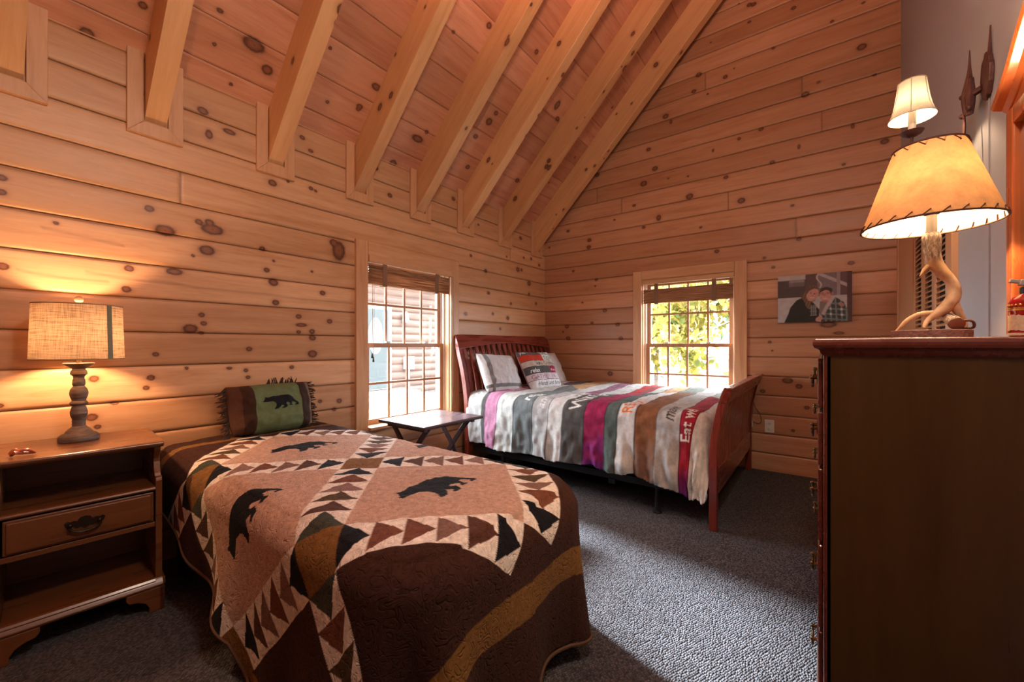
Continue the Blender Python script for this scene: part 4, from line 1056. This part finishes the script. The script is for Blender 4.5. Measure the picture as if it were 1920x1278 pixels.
MB().lathe([(shade_r(z), z) for z in np.linspace(zb_, zt_, 5)], (AX, AY, 0), 72, False).build('lamp_shade', M_parch, AL, smooth=True)
SHD = [o for o in AL.children if o.name.startswith('lamp_shade')][0]
for rr, z, nn, z1 in ((rb_+.0005, zb_, 26, zb_+.014), (rt_+.0005, zt_, 14, zt_-.016)):
    m = MB(); z0 = z; m.tube([(AX+rr*math.cos(a), AY+rr*math.sin(a), z) for a in np.linspace(0, 2*PI, 65)[:-1]], .0028, 6, closed=True)
    for k in range(nn):
        a = 2*PI*k/nn; d = PI/nn*.9
        def pt(aa, z, e): rr = shade_r(z)+e; return (AX+rr*math.cos(aa), AY+rr*math.sin(aa), z)
        m.tube([pt(a-d, z0, .002), pt(a, z1, .0025)], .0015, 6); m.tube([pt(a, z1, .0025), pt(a, z1, -.002), pt(a+d*.5, z0, -.002), pt(a+d, z0, .002)], .0015, 6)
    m.build('lacing', M_lace, SHD, smooth=True)
m = MB()
for k in range(3):
    a = .4+k*2*PI/3; m.tube([(AX, AY, zt_-.02), (AX+(rt_-.001)*math.cos(a), AY+(rt_-.001)*math.sin(a), zt_-.001)], .0015, 6)
for s_ in (-1, 1): m.tube(smooth_path([(.258, AY+s_*.012, 1.50), (.258, AY+s_*.045, 1.55), (.256, AY+s_*.042, 1.63), (AX, AY, zt_-.02)], 5), .0015, 6)
m.build('harp', M_brass, AL, smooth=True)
m = MB(); rtube(m, [(AX, AY, zt_-.022, .005), (AX+.001, AY, zt_, .005), (AX+.004, AY, zt_+.02, .0015)], 4, 8); m.build('finial', plain('antler_tip', (.72, .62, .46), .4), AL, smooth=True)

# ---------------------------------------------------------------- framed mirror standing on the chest
MR = thing('mirror', 'orange wood framed mirror with scrolled top hung on the grey wall above the chest', 'mirror', (.465, 1.54, CZ+.012))
CZ0, CZ = CZ, CZ+.012
ya, yb, x0, x1, zt = 1.20, 1.878, .442, .486, 1.815
MB().box((x0, yb-.052, CZ), (x1, yb, zt)).build('stile', M_mirrorw, MR, bevel=.006, seg=3)
MB().box((x0, ya, CZ), (x1, ya+.052, zt)).build('stile', M_mirrorw, MR, bevel=.006, seg=3)
MB().box((x0+.001, ya+.05, CZ), (x1, yb-.05, CZ+.06)).build('bottom_rail', M_mirrorw, MR, bevel=.004)
MB().box((x0+.001, ya+.05, zt-.05), (x1, yb-.05, zt)).build('top_rail', M_mirrorw, MR, bevel=.004)
MB().box((x0+.016, ya+.051, CZ+.059), (x0+.020, yb-.051, zt-.049)).build('glass', M_mirror, MR)
m = MB(); m.box((x0+.02, ya+.045, CZ+.05), (x1-.002, yb-.045, zt-.04)); m.build('backing', M_mirrorw, MR)
ym = (ya+yb)/2
for s_ in (1, -1):
    # goose-neck cornice rising towards the middle, with a filled board below
    cur = smooth_path([(ym+s_*.372, zt+.018, 0), (ym+s_*.31, zt+.045, 0), (ym+s_*.24, zt+.085, 0), (ym+s_*.16, zt+.145, 0), (ym+s_*.08, zt+.19, 0), (ym+s_*.035, zt+.175, 0)], 6)
    pts = [(p[0], p[1]) for p in cur]
    brd = pts+[(ym+s_*.035, zt), (ym+s_*.339, zt)]
    m = MB(); m.prism(brd, 'X', x0+.014, x1-.006); m.build('pediment_board', M_mirrorw, MR)
    m = MB(); n_ = len(pts); vs = []
    for i, p in enumerate(pts):
        t_ = Vector((pts[min(i+1, n_-1)][0]-pts[max(i-1, 0)][0], pts[min(i+1, n_-1)][1]-pts[max(i-1, 0)][1])).normalized(); nn = Vector((-t_.y, t_.x))*(-s_ if s_ > 0 else 1)
        if nn.y < 0: nn = -nn
        for (dx, dn) in ((x0-.022, .026), (x0-.018, .012), (x0+.0, .004), (x0+.010, -.012), (x1, -.012), (x1, .026)): vs.append((dx, p[0]+nn.x*dn, p[1]+nn.y*dn))
    m.add(vs, [(i*6+k, i*6+(k+1) % 6, (i+1)*6+(k+1) % 6, (i+1)*6+k) for i in range(n_-1) for k in range(6)]+[tuple(range(6)), tuple(range((n_-1)*6+5, (n_-1)*6-1, -1))])
    m.build('pediment_cornice', M_mirrorw, MR, bevel=.002)

CZ = CZ0
# ---------------------------------------------------------------- wall sconce above the antler lamp
SX, SY = .297, 2.331
SC = thing('wall_sconce', 'lit swing arm wall sconce with small cream bell shade, above the antler lamp', 'wall lamp', (XR, 2.27, 2.09))
rg = np.random.default_rng(9)
def plate_poly(cy, cz, w, h, jag):
    return [(cy+w*math.cos(a)*(1+jag*(rg.random()-.5)), cz+h*math.sin(a)*(1+jag*(rg.random()-.5))) for a in np.linspace(0, 2*PI, 25)[:-1]]
m = MB(); m.prism(plate_poly(2.225, 2.095, .050, .082, .18), 'X', XR-.014, XR); m.build('wall_plate', M_iron, SC, bevel=.003)
m = MB(); rtube(m, [(XR-.006, 2.205, 2.12, .010), (XR-.006, 2.20, 2.19, .005), (XR-.006, 2.193, 2.26, .002)], 5, 7)
rtube(m, [(XR-.035, 2.33, 2.01, .012), (XR-.035, 2.325, 2.08, .019), (XR-.035, 2.312, 2.13, .012), (XR-.035, 2.304, 2.175, .0055), (XR-.035, 2.302, 2.245, .0015)], 5, 7)
rtube(m, [(XR-.035, 2.30, 2.00, .010), (XR-.035, 2.29, 2.06, .014), (XR-.035, 2.285, 2.13, .008)], 5, 7)
m.tube([(XR-.01, 2.25, 2.07), (XR-.04, 2.31, 2.07)], .012, 8); m.build('twig_bracket', M_iron, SC, smooth=True)
for p in ((XR-.046, 2.345, 2.09), (XR-.046, 2.345, 2.015), (XR-.04, 2.285, 2.02)): MB().ball(p, .010, 10, 7).build('knob', M_iron, SC, smooth=True)
m = MB(); m.tube(smooth_path([(XR-.045, 2.335, 2.02), (XR-.045, 2.32, 1.96), (XR-.055, 2.315, 1.91), (XR-.09, 2.32, 1.875), (XR-.14, 2.327, 1.872), (SX+.012, 2.331, 1.90), (SX, SY, 1.94), (SX, SY, 1.985)], 6), .0048, 8); m.build('arm', M_iron, SC, smooth=True)
MB().lathe([(.004, 1.972), (.014, 1.975), (.030, 1.984), (.037, 1.995), (.034, 1.996), (.014, 1.985), (.004, 1.984)], (SX, SY, 0), 20).build('drip_cup', M_iron, SC, smooth=True)
MB().lathe([(.0125, 1.986), (.0125, 2.085), (.006, 2.088)], (SX, SY, 0), 16).build('candle_sleeve', M_candle, SC, smooth=True)
prof = [(.0745, 2.050), (.067, 2.066), (.0595, 2.09), (.0535, 2.12), (.049, 2.155), (.0440, 2.198)]
o = MB().lathe(prof, (SX, SY, 0), 48, False).build('lamp_shade', M_silk, SC, smooth=True)
m = MB()
for k in range(6):
    a = .35+k*PI/3; m.tube([(SX+(r_+.0008)*math.cos(a), SY+(r_+.0008)*math.sin(a), z) for r_, z in prof], .0013, 5)
for r_, z in (prof[0], prof[-1]): m.tube([(SX+r_*math.cos(a), SY+r_*math.sin(a), z) for a in np.linspace(0, 2*PI, 41)[:-1]], .0018, 6, closed=True)
m.build('shade_rib', plain('cream_piping', (.55, .46, .33), .8), o, smooth=True)
m = MB(); m.tube([(XR-.003, 2.222, 2.02), (XR-.003, 2.222, 1.5), (XR-.003, 2.225, 1.10)], .002, 6); m.build('cord', plain('grey_cord', (.30, .29, .31), .6), SC, smooth=True)

# ---------------------------------------------------------------- bottle on the chest
bx, by = .388, 1.492
BT = thing('bottle', 'red bottle with cream label, black collar and grey pump beside the mirror', 'bottle', (bx, by, CZ))
MB().lathe([(.026, 0), (.031, .003), (.032, .01), (.0315, .055), (.032, .060), (.032, .082), (.026, .094), (.013, .102), (.012, .104)], (bx, by, CZ), 28).build('body', M_red, BT, smooth=True)
ang = np.linspace(2.9, 5.4, 20)
def wrap(m, z0, z1, r_, rag=0.0):
    vs = [];
    for a in ang:
        e = rag*(rg.random()-.5); vs += [(bx+r_*math.cos(a), by+r_*math.sin(a), CZ+z0+e), (bx+r_*math.cos(a), by+r_*math.sin(a), CZ+z1+e)]
    return m.add(vs, [(2*i, 2*i+2, 2*i+3, 2*i+1) for i in range(len(ang)-1)])
m = MB(); wrap(m, .016, .052, .0325, .004); wrap(m, .004, .010, .0328); m.build('label', M_label, BT, smooth=True)
m = MB(); wrap(m, .062, .066, .0328); wrap(m, .067, .069, .0328)
for k in range(9): a = 3.1+k*.24; m.ball((bx+.0328*math.cos(a), by+.0328*math.sin(a), CZ+.075), .0024, 8, 6)
m.build('gold_band', M_gold, BT, smooth=True)
MB().lathe([(.0135, .102), (.015, .104), (.015, .116), (.012, .118)], (bx, by, CZ), 20).build('collar', M_blackcap, BT, smooth=True)
m = MB(); m.box((-.012, -.008, -.007), (.012, .008, .007), Matrix.Rotation(.25, 3, 'Y'), (bx-.004, by, CZ+.126)); m.box((-.028, -.006, -.003), (-.006, .006, .006), Matrix.Rotation(.25, 3, 'Y'), (bx-.004, by, CZ+.126)); m.build('pump', M_clear, BT, bevel=.002)

# ---------------------------------------------------------------- canvas photograph, outlet and cord on the gable wall
cx0, cx1, cz0, cz1 = -.304, .197, 1.316, 1.718
CP = thing('canvas_photo', 'canvas print of a smiling couple in winter jackets on the plank wall', 'picture', (-.05, YB, 1.517))
MB().box((cx0, YB-.028, cz0), (cx1, YB-.001, cz1)).build('canvas_frame', plain('canvas_edge', (.10, .06, .055), .8), CP, bevel=.002)
nx, nz = 168, 136
u = np.linspace(0, 1, nx); w = np.linspace(0, 1, nz); U, W = np.meshgrid(u, w, indexing='ij')     # W from the top
I = np.empty(U.shape+(3,)); I[:] = (.44, .43, .45)
k = (W > .10) & (W < .47) & (U < .41); I[k] = (.075, .058, .055); I[k & (W < .24) & (U > .16) & (U < .38)] = (.16, .14, .14)
I[(U > .17) & (U < .38) & (np.abs(W-.13) < .025)] = (.27, .25, .27)
k = (W < .47) & (U >= .55); I[k] = (.19, .16, .18); I[k & (U > .80)] = (.13, .075, .085)
I[k & (np.abs((W-.02)-(U-.60)*.75) < .035)] = (.42, .38, .43); I[k & (np.abs(U-.83) < .022)] = (.30, .26, .29)
I[(U > .39) & (U < .555) & (W < .5)] = (.11, .07, .07); I[(np.abs(U-.575+.03*np.sin(W*20)) < .012) & (W < .3)] = (.5, .45, .45)
I[(U > .935)] = (.085, .042, .045)
ell = lambda a, b, ra, rb, t=0.0: (((U-a)*math.cos(t)+(W-b)*math.sin(t))/ra)**2+((-(U-a)*math.sin(t)+(W-b)*math.cos(t))/rb)**2 < 1
I[in_poly(U, W, [(.09, 1.01), (.15, .82), (.18, .68), (.27, .53), (.36, .48), (.50, .6), (.58, .75), (.58, 1.01)])] = (.016, .018, .014)
hair = in_poly(U, W, [(.33, .48), (.40, .34), (.45, .25), (.51, .23), (.57, .29), (.585, .40), (.52, .56), (.47, .60), (.455, .74), (.41, .70), (.37, .55)]); I[hair] = (.13, .072, .048); I[hair & (np.sin((U+.25*W)*160) > .55)] = (.21, .125, .085)
I[in_poly(U, W, [(.455, .66), (.535, .64), (.55, .86), (.46, .86)])] = (.05, .05, .055)
for a in (.475, .505, .53): I[(np.abs(U-a) < .005) & (W > .65) & (W < .87)] = (.26, .26, .27)
for b in (.70, .78, .86): I[(U > .455) & (U < .55) & (np.abs(W-b) < .008)] = (.22, .22, .23)
SK = (.52, .27, .235)
I[ell(.490, .430, .080, .138, .2)] = SK
I[in_poly(U, W, [(.41, .42), (.44, .29), (.50, .265), (.565, .33), (.51, .305), (.45, .34)])] = (.13, .072, .048)
plaid = in_poly(U, W, [(.60, 1.01), (.62, .80), (.72, .58), (.79, .50), (.90, .62), (.955, .80), (.94, 1.01)])
I[plaid] = (.035, .055, .055)
for a in (.66, .73, .80, .87, .93): I[plaid & (np.abs(U-a-.04*(W-.8)) < .010)] = (.17, .21, .21)
for b in (.64, .75, .86, .96): I[plaid & (np.abs(W-b-.15*(U-.8)) < .016)] = (.15, .19, .19)
for a in (.73, .87):
    for b in (.75, .86): I[plaid & (np.abs(U-a-.04*(W-.8)) < .014) & (np.abs(W-b-.15*(U-.8)) < .022)] = (.5, .52, .5)
I[in_poly(U, W, [(.575, .80), (.59, .58), (.72, .56), (.64, .84), (.60, .88)])] = (.20, .16, .16)
I[in_poly(U, W, [(.735, .50), (.785, .52), (.70, .71), (.645, .87), (.605, .84), (.66, .67)])] = (.44, .38, .38)
I[ell(.668, .40, .086, .110)] = (.045, .030, .028)
I[ell(.660, .465, .074, .130, -.05)] = SK; I[in_poly(U, W, [(.585, .40), (.595, .32), (.68, .285), (.75, .33), (.748, .42), (.73, .365), (.66, .35)])] = (.045, .030, .028)
I[ell(.752, .43, .014, .035)] = (.40, .19, .17)
I[ell(.655, .585, .045, .02)] = (.36, .17, .15)
for (a, b) in ((.462, .395), (.517, .415)): I[ell(a, b, .013, .010)] = (.08, .04, .04)
for (a, b) in ((.625, .425), (.695, .415)):
    I[ell(a, b, .029, .030) & ~ell(a, b, .024, .024)] = (.14, .08, .08); I[ell(a, b, .011, .009)] = (.08, .04, .04)
I[ell(.482, .49, .034, .020, .15) & (W > .485)] = (.62, .50, .47); I[ell(.655, .52, .032, .018) & (W > .515)] = (.60, .47, .44)
I[ell(.487, .445, .008, .022)] = (.40, .18, .16); I[ell(.655, .455, .009, .028)] = (.40, .18, .16)
I[ell(.575, .94, .04, .06, .5)] = SK; I[ell(.865, .66, .03, .05, -.5)] = (.36, .19, .17)
for _ in range(1):
    J = I.copy(); J[1:-1, 1:-1] = (I[1:-1, 1:-1]*2+I[:-2, 1:-1]+I[2:, 1:-1]+I[1:-1, :-2]+I[1:-1, 2:])/6; I = J
I = I*(.9+.2*vnoise(U, W, 20, 31)[..., None])
X_, Z_ = cx0+(cx1-cx0)*U, cz1-(cz1-cz0)*W
t = NT('canvas_picture'); t.surf(t.attr('col').outputs['Color'], .55, None, 0, .35)
grid_obj('printed_picture', np.stack([X_, np.full_like(X_, YB-.0285), Z_], -1), t.m, CP, None, None, {'col': I}, flip=False)

OUT = thing('wall_outlet', 'white double socket outlet low on the plank wall behind the footboard', 'outlet', (-.37, YB, .40))
m = MB(); m.box((-.405, YB-.006, .343), (-.333, YB, .457)); m.build('cover_plate', M_white, OUT, bevel=.002)
for z in (.375, .425):
    o = MB().lathe([(.0165, 0), (.0165, .002), (.0155, .0025)], (0, 0, 0), 20).xf(Matrix.Translation((-.369, YB-.006, z)) @ Matrix.Rotation(PI/2, 4, 'X') @ Matrix.Scale(.85, 4, (0, 1, 0))).build('socket', M_white, OUT, smooth=True)
    m = MB()
    for dx in (-.006, .006): m.box((-.369+dx-.0012, YB-.0092, z-.002), (-.369+dx+.0012, YB-.008, z+.007))
    m.build('slot', M_blackcap, o)
tube_pts = [(-.503, YB-.01, .455), (-.49, YB-.012, .60), (-.475, YB-.012, .555), (-.44, YB-.012, .50), (-.43, YB-.012, .44), (-.455, YB-.012, .415), (-.50, YB-.01, .43)]
T = tag(MB().tube(smooth_path(tube_pts, 6), .0022, 6).build('power_cord', M_cord, None, smooth=True, off=(-.47, YB-.01, .5)), 'thin brown cord looping on the plank wall beside the sleigh bed footboard', 'cord')
m = MB(); m.box((-.535, YB-.03, .375), (-.495, YB-.002, .435)); tag(m.build('plug_adapter', M_white, None, bevel=.004, off=(-.515, YB, .40)), 'small white plug on the plank wall by the footboard post', 'plug')
# ---------------------------------------------------------------- outside: ground, log house across the yard, shrubs, autumn trees
def groundmat():
    t = NT('pale_gravel_ground'); v = t.obj()
    n = t.noise(v, 1.2, 4).outputs[0]; n2 = t.noise(v, 22, 3).outputs[0]
    c = t.mix(n2, (.042, .042, .04), (.095, .094, .09)); c = t.mix(t.mr(n, .52, .68, 0, .7), c, (.22, .28, .14))
    return t.surf(c, .9)
MB().box((-40, -25, -.35), (25, 45, -.17)).build('ground', groundmat())['kind'] = 'structure'
def siding():
    t = NT('log_siding'); v = t.obj(); n = t.noise(t.mapv(v, (4, .5, 6)), 3, 4).outputs[0]
    return t.surf(t.ramp(n, [(.3, (.085, .048, .037)), (.7, (.135, .086, .067))]), .6)
HX = -9.0
HS = thing('log_house', 'log sided house with a grey door seen through the left wall window', 'house', (HX, 7.5, 0))
zsv = np.arange(-.2, 2.95, .022); ysv = np.arange(3.0, 13.2, .6)
ZG, YG = np.meshgrid(zsv, ysv, indexing='ij'); XG = HX+.05*np.sqrt(np.clip(1-((((ZG+.2) % .20)/.20)*2-1)**2, 0, 1))
grid_obj('wall', np.stack([XG, YG, ZG], -1), siding(), HS)
m = MB(); m.box((HX-3, 3.0, -.2), (HX-.01, 13.0, 2.95)); m.build('body', plain('house_body', (.4, .22, .14), .7), HS)
m = MB(); m.prism([(HX+.45, 2.82), (HX+.45, 2.92), (HX-4.5, 4.5), (HX-4.5, 4.4)], 'Y', 2.6, 13.4); m.build('roof', plain('grey_shingles', (.12, .11, .11), .9, var=.3, vscale=10), HS)
MB().box((HX+.0, 5.62, -.0), (HX+.09, 6.62, 2.12)).build('door_frame', plain('door_trim', (.24, .25, .25), .5), HS)
D_ = MB().box((HX+.05, 5.72, .03), (HX+.11, 6.52, 2.03)).build('door', plain('sage_grey_door', (.042, .055, .058), .5), HS, bevel=.01)
m = MB(); m.prism([(6.12+.22*math.cos(a), 1.35+.46*math.sin(a)) for a in np.linspace(0, 2*PI, 33)[:-1]], 'X', HX+.10, HX+.118)
m.build('oval_pane', plain('frosted_pane', (.075, .085, .085), .15, var=.6, vscale=14), D_)
m = MB(); m.lathe([(.035, -.2), (.035, .5)], (HX+.12, 7.15, 0), 12); m.box((HX+.06, 7.02, .48), (HX+.2, 7.28, .82)); m.lathe([(.09, 0), (.09, .09), (.07, .1)], (0, 0, 0), 16)
m.build('electric_meter', plain('meter_grey', (.26, .27, .27), .5), HS)
m = MB(); m.lathe([(.05, 1.72), (.09, 1.76), (.08, 1.95), (.03, 2.02)], (HX+.16, 7.02, 0), 12); m.build('porch_light', plain('porch_light_white', (.3, .3, .29), .5), HS)
MB().box((HX+.0, 5.3, -.17), (HX+.85, 6.95, -.02)).build('step', plain('concrete_step', (.2, .2, .19), .9), HS)
def leafmat(name, cols):
    t = NT(name); v = t.obj(); n = t.noise(v, 2.6, 3, .6).outputs[0]; c = t.ramp(n, [(.36, cols[0]), (.5, cols[1]), (.64, cols[2])])
    d = t.n('ShaderNodeBsdfDiffuse', {0: c}).outputs[0]; tr = t.n('ShaderNodeBsdfTranslucent', {0: c}).outputs[0]
    x = t.n('ShaderNodeMixShader', {0: .55, 1: d, 2: tr}); t.t.links.new(x.outputs[0], t.out.inputs[0]); return t.m
M_leafY = leafmat('yellow_leaves', ((.075, .10, .03), (.27, .22, .045), (.36, .33, .15)))
M_leafG = leafmat('green_leaves', ((.028, .048, .03), (.07, .10, .055), (.19, .20, .09)))
M_leafS = leafmat('shrub_leaves', ((.07, .13, .06), (.14, .22, .11), (.25, .33, .2)))
M_bark = plain('tree_bark', (.10, .075, .06), .9, var=.4, vscale=12)
M_barkp = plain('pale_bark', (.42, .38, .36), .9, var=.3, vscale=12)
def leaves(c, rad, n, size, seed, clumps=14):
    g = np.random.default_rng(seed); cc = g.normal(size=(clumps, 3)); cc /= np.linalg.norm(cc, axis=1)[:, None]; cc *= (g.random((clumps, 1))**.4)*np.array(rad)*.85
    k = g.integers(0, clumps, n); p = np.array(c)+cc[k]+g.normal(size=(n, 3))*np.array(rad)*.20
    a = g.normal(size=(n, 3)); a /= np.linalg.norm(a, axis=1)[:, None]; b = np.cross(a, g.normal(size=(n, 3))); b /= np.linalg.norm(b, axis=1)[:, None]
    s_ = size*(.6+.8*g.random((n, 1))); v = np.stack([p-a*s_, p-b*s_*.55, p+a*s_, p+b*s_*.55], 1).reshape(-1, 3)
    mb = MB(); mb.v = [tuple(x) for x in v]; mb.f = [(4*i, 4*i+1, 4*i+2, 4*i+3) for i in range(n)]; return mb
def tree(x, y, h, rad, mat, bark, label, seed, n=2600, size=.10, crownz=.62, tr=.12, lean=0.0):
    t = thing('tree', label, 'tree', (x, y, -.17), group='autumn trees beyond the gable wall window')
    m = MB(); rtube(m, [(x, y, -.2, tr), (x+lean*.4, y, h*.3, tr*.8), (x+lean, y, h*.6, tr*.5), (x+lean*1.2, y, h*.9, tr*.2)], 5, 9)
    g = np.random.default_rng(seed+50)
    for k in range(7):
        a = g.random()*2*PI; z = h*(.25+.45*g.random()); L = rad[0]*(.5+.5*g.random())
        rtube(m, [(x+lean*z/h*1.4, y, z, tr*.4), (x+L*.5*math.cos(a), y+L*.5*math.sin(a), z+L*.35, tr*.25), (x+L*math.cos(a), y+L*math.sin(a), z+L*.6, tr*.08)], 3, 6)
    m.build('trunk', bark, t, smooth=True)
    leaves((x+lean, y, h*crownz), rad, n, size, seed).build('foliage', mat, t)
tree(-2.85, 8.9, 3.6, (1.0, .9, 1.35), M_leafY, M_bark, 'yellow leafed tree filling the left panes of the gable wall window', 1, 3000, .085, .47, .05, .1)
tree(-1.45, 7.4, 2.6, (.75, .8, 1.05), M_leafY, M_barkp, 'pale stemmed yellow sapling in the right panes of the gable wall window', 2, 1700, .08, .58, .035, -.35)
tree(-4.6, 12.5, 7.0, (2.2, 1.6, 3.2), M_leafG, M_bark, 'green and gold tree standing farther back behind the yellow ones', 3, 6500, .13, .5, .18)
tree(-1.0, 15.5, 8.0, (2.4, 1.8, 3.6), M_leafG, M_bark, 'dark trunked green tree at the back, right of the window muntins', 4, 6000, .14, .55, .2)
def shrub(x, y, r_, seed, label):
    t = thing('shrub', label, 'shrub', (x, y, -.17), group='small shrubs in front of the log house')
    leaves((x, y, -.17+r_*.85), (r_, r_, r_*.8), 500, .06, seed, 10).build('foliage', M_leafS, t)
    m = MB(); rtube(m, [(x, y, -.2, .02), (x+.02, y, r_*.6, .012), (x, y+.03, r_*1.1, .004)], 3, 6); m.build('stem', M_bark, t, smooth=True)
shrub(-8.2, 8.15, .26, 11, 'low green shrub at the foot of the log house, nearest its meter')
shrub(-8.0, 8.95, .28, 12, 'rounder green shrub at the log house wall, farthest from its door')
shrub(-4.0, 3.05, .22, 13, 'pale green plant just outside the window behind the folding table')

# ---------------------------------------------------------------- light
def lamp(name, kind, loc, energy, col, parent=None, size=.03, rot=None):
    l = bpy.data.lights.new(name, kind); l.energy = energy; l.color = col
    if kind == 'POINT': l.shadow_soft_size = size
    if kind == 'SUN': l.angle = size
    o = bpy.data.objects.new(name, l); COL.objects.link(o); o.location = loc
    if rot is not None: o.rotation_euler = rot
    if parent is not None:
        o.parent = parent; o.location = Vector(loc)-OFF[parent.name]
    return o
WARM = (1.0, .55, .28)
lamp('bulb', 'POINT', (LX, LY, 1.165), 15, WARM, BL, .028)
lamp('bulb', 'POINT', (.256, AY, 1.585), 20, (1.0, .58, .28), AL, .028)
lamp('bulb', 'POINT', (SX, SY, 2.115), 6, (1.0, .66, .38), SC, .012)
up = lamp('added_ceiling_uplight', 'SPOT', (-.4, 1.0, 2.75), 270, (1.0, .45, .31), None, .1, (PI, 0, 0)); up.data.spot_size = math.radians(165); up.data.spot_blend = 1.0; up.data.shadow_soft_size = .15  # added upward spot that brightens deck and rafters; no fixture hangs here
lamp('added_room_fill', 'POINT', (.05, .6, 2.7), 50, (1.0, .80, .64), None, .12)  # added fill lamp out of view, mostly for the left wall
lamp('sun', 'SUN', (-8, 3, 8), 28, (.80, .90, 1.0), None, math.radians(7), Vector((1, -.20, -.56)).to_track_quat('-Z', 'Y').to_euler())
W_ = bpy.data.worlds.new('sky'); S.world = W_; W_.use_nodes = True
bg = W_.node_tree.nodes['Background']; bg.inputs[0].default_value = (.90, .95, 1.0, 1); bg.inputs[1].default_value = 19.0
def portal(loc, sx, sy, rot):
    l = bpy.data.lights.new('sky_portal', 'AREA'); l.shape = 'RECTANGLE'; l.size = sx; l.size_y = sy; l.cycles.is_portal = True
    o = bpy.data.objects.new('sky_portal', l); COL.objects.link(o); o.location = loc; o.rotation_euler = rot
portal((XL-.19, (WL[0]+WL[1])/2, (WL[2]+WL[3])/2), WL[3]-WL[2], WL[1]-WL[0], Vector((1, 0, 0)).to_track_quat('-Z', 'Y').to_euler())
portal(((WB[0]+WB[1])/2, YB+.19, (WB[2]+WB[3])/2), WB[1]-WB[0], WB[3]-WB[2], Vector((0, -1, 0)).to_track_quat('-Z', 'Z').to_euler())

# ---------------------------------------------------------------- camera
cam = bpy.data.cameras.new('camera'); co_ = bpy.data.objects.new('camera', cam); COL.objects.link(co_)
cam.sensor_width = 36; cam.lens = F*36/1920; cam.shift_y = 8/1920; cam.clip_start = .02; cam.clip_end = 200
co_.location = (0, 0, H); co_.rotation_euler = (PI/2, 0, TH); S.camera = co_
vs_ = S.view_settings; vs_.view_transform = 'Standard'; vs_.look = 'None'; vs_.exposure = 0.55; vs_.gamma = 1.0; vs_.use_curve_mapping = False
S.display_settings.display_device = 'sRGB'
cy = S.cycles; cy.max_bounces = 8; cy.diffuse_bounces = 5; cy.glossy_bounces = 4; cy.transmission_bounces = 6; cy.transparent_max_bounces = 12
cy.sample_clamp_indirect = 6.0; cy.caustics_reflective = False; cy.caustics_refractive = False
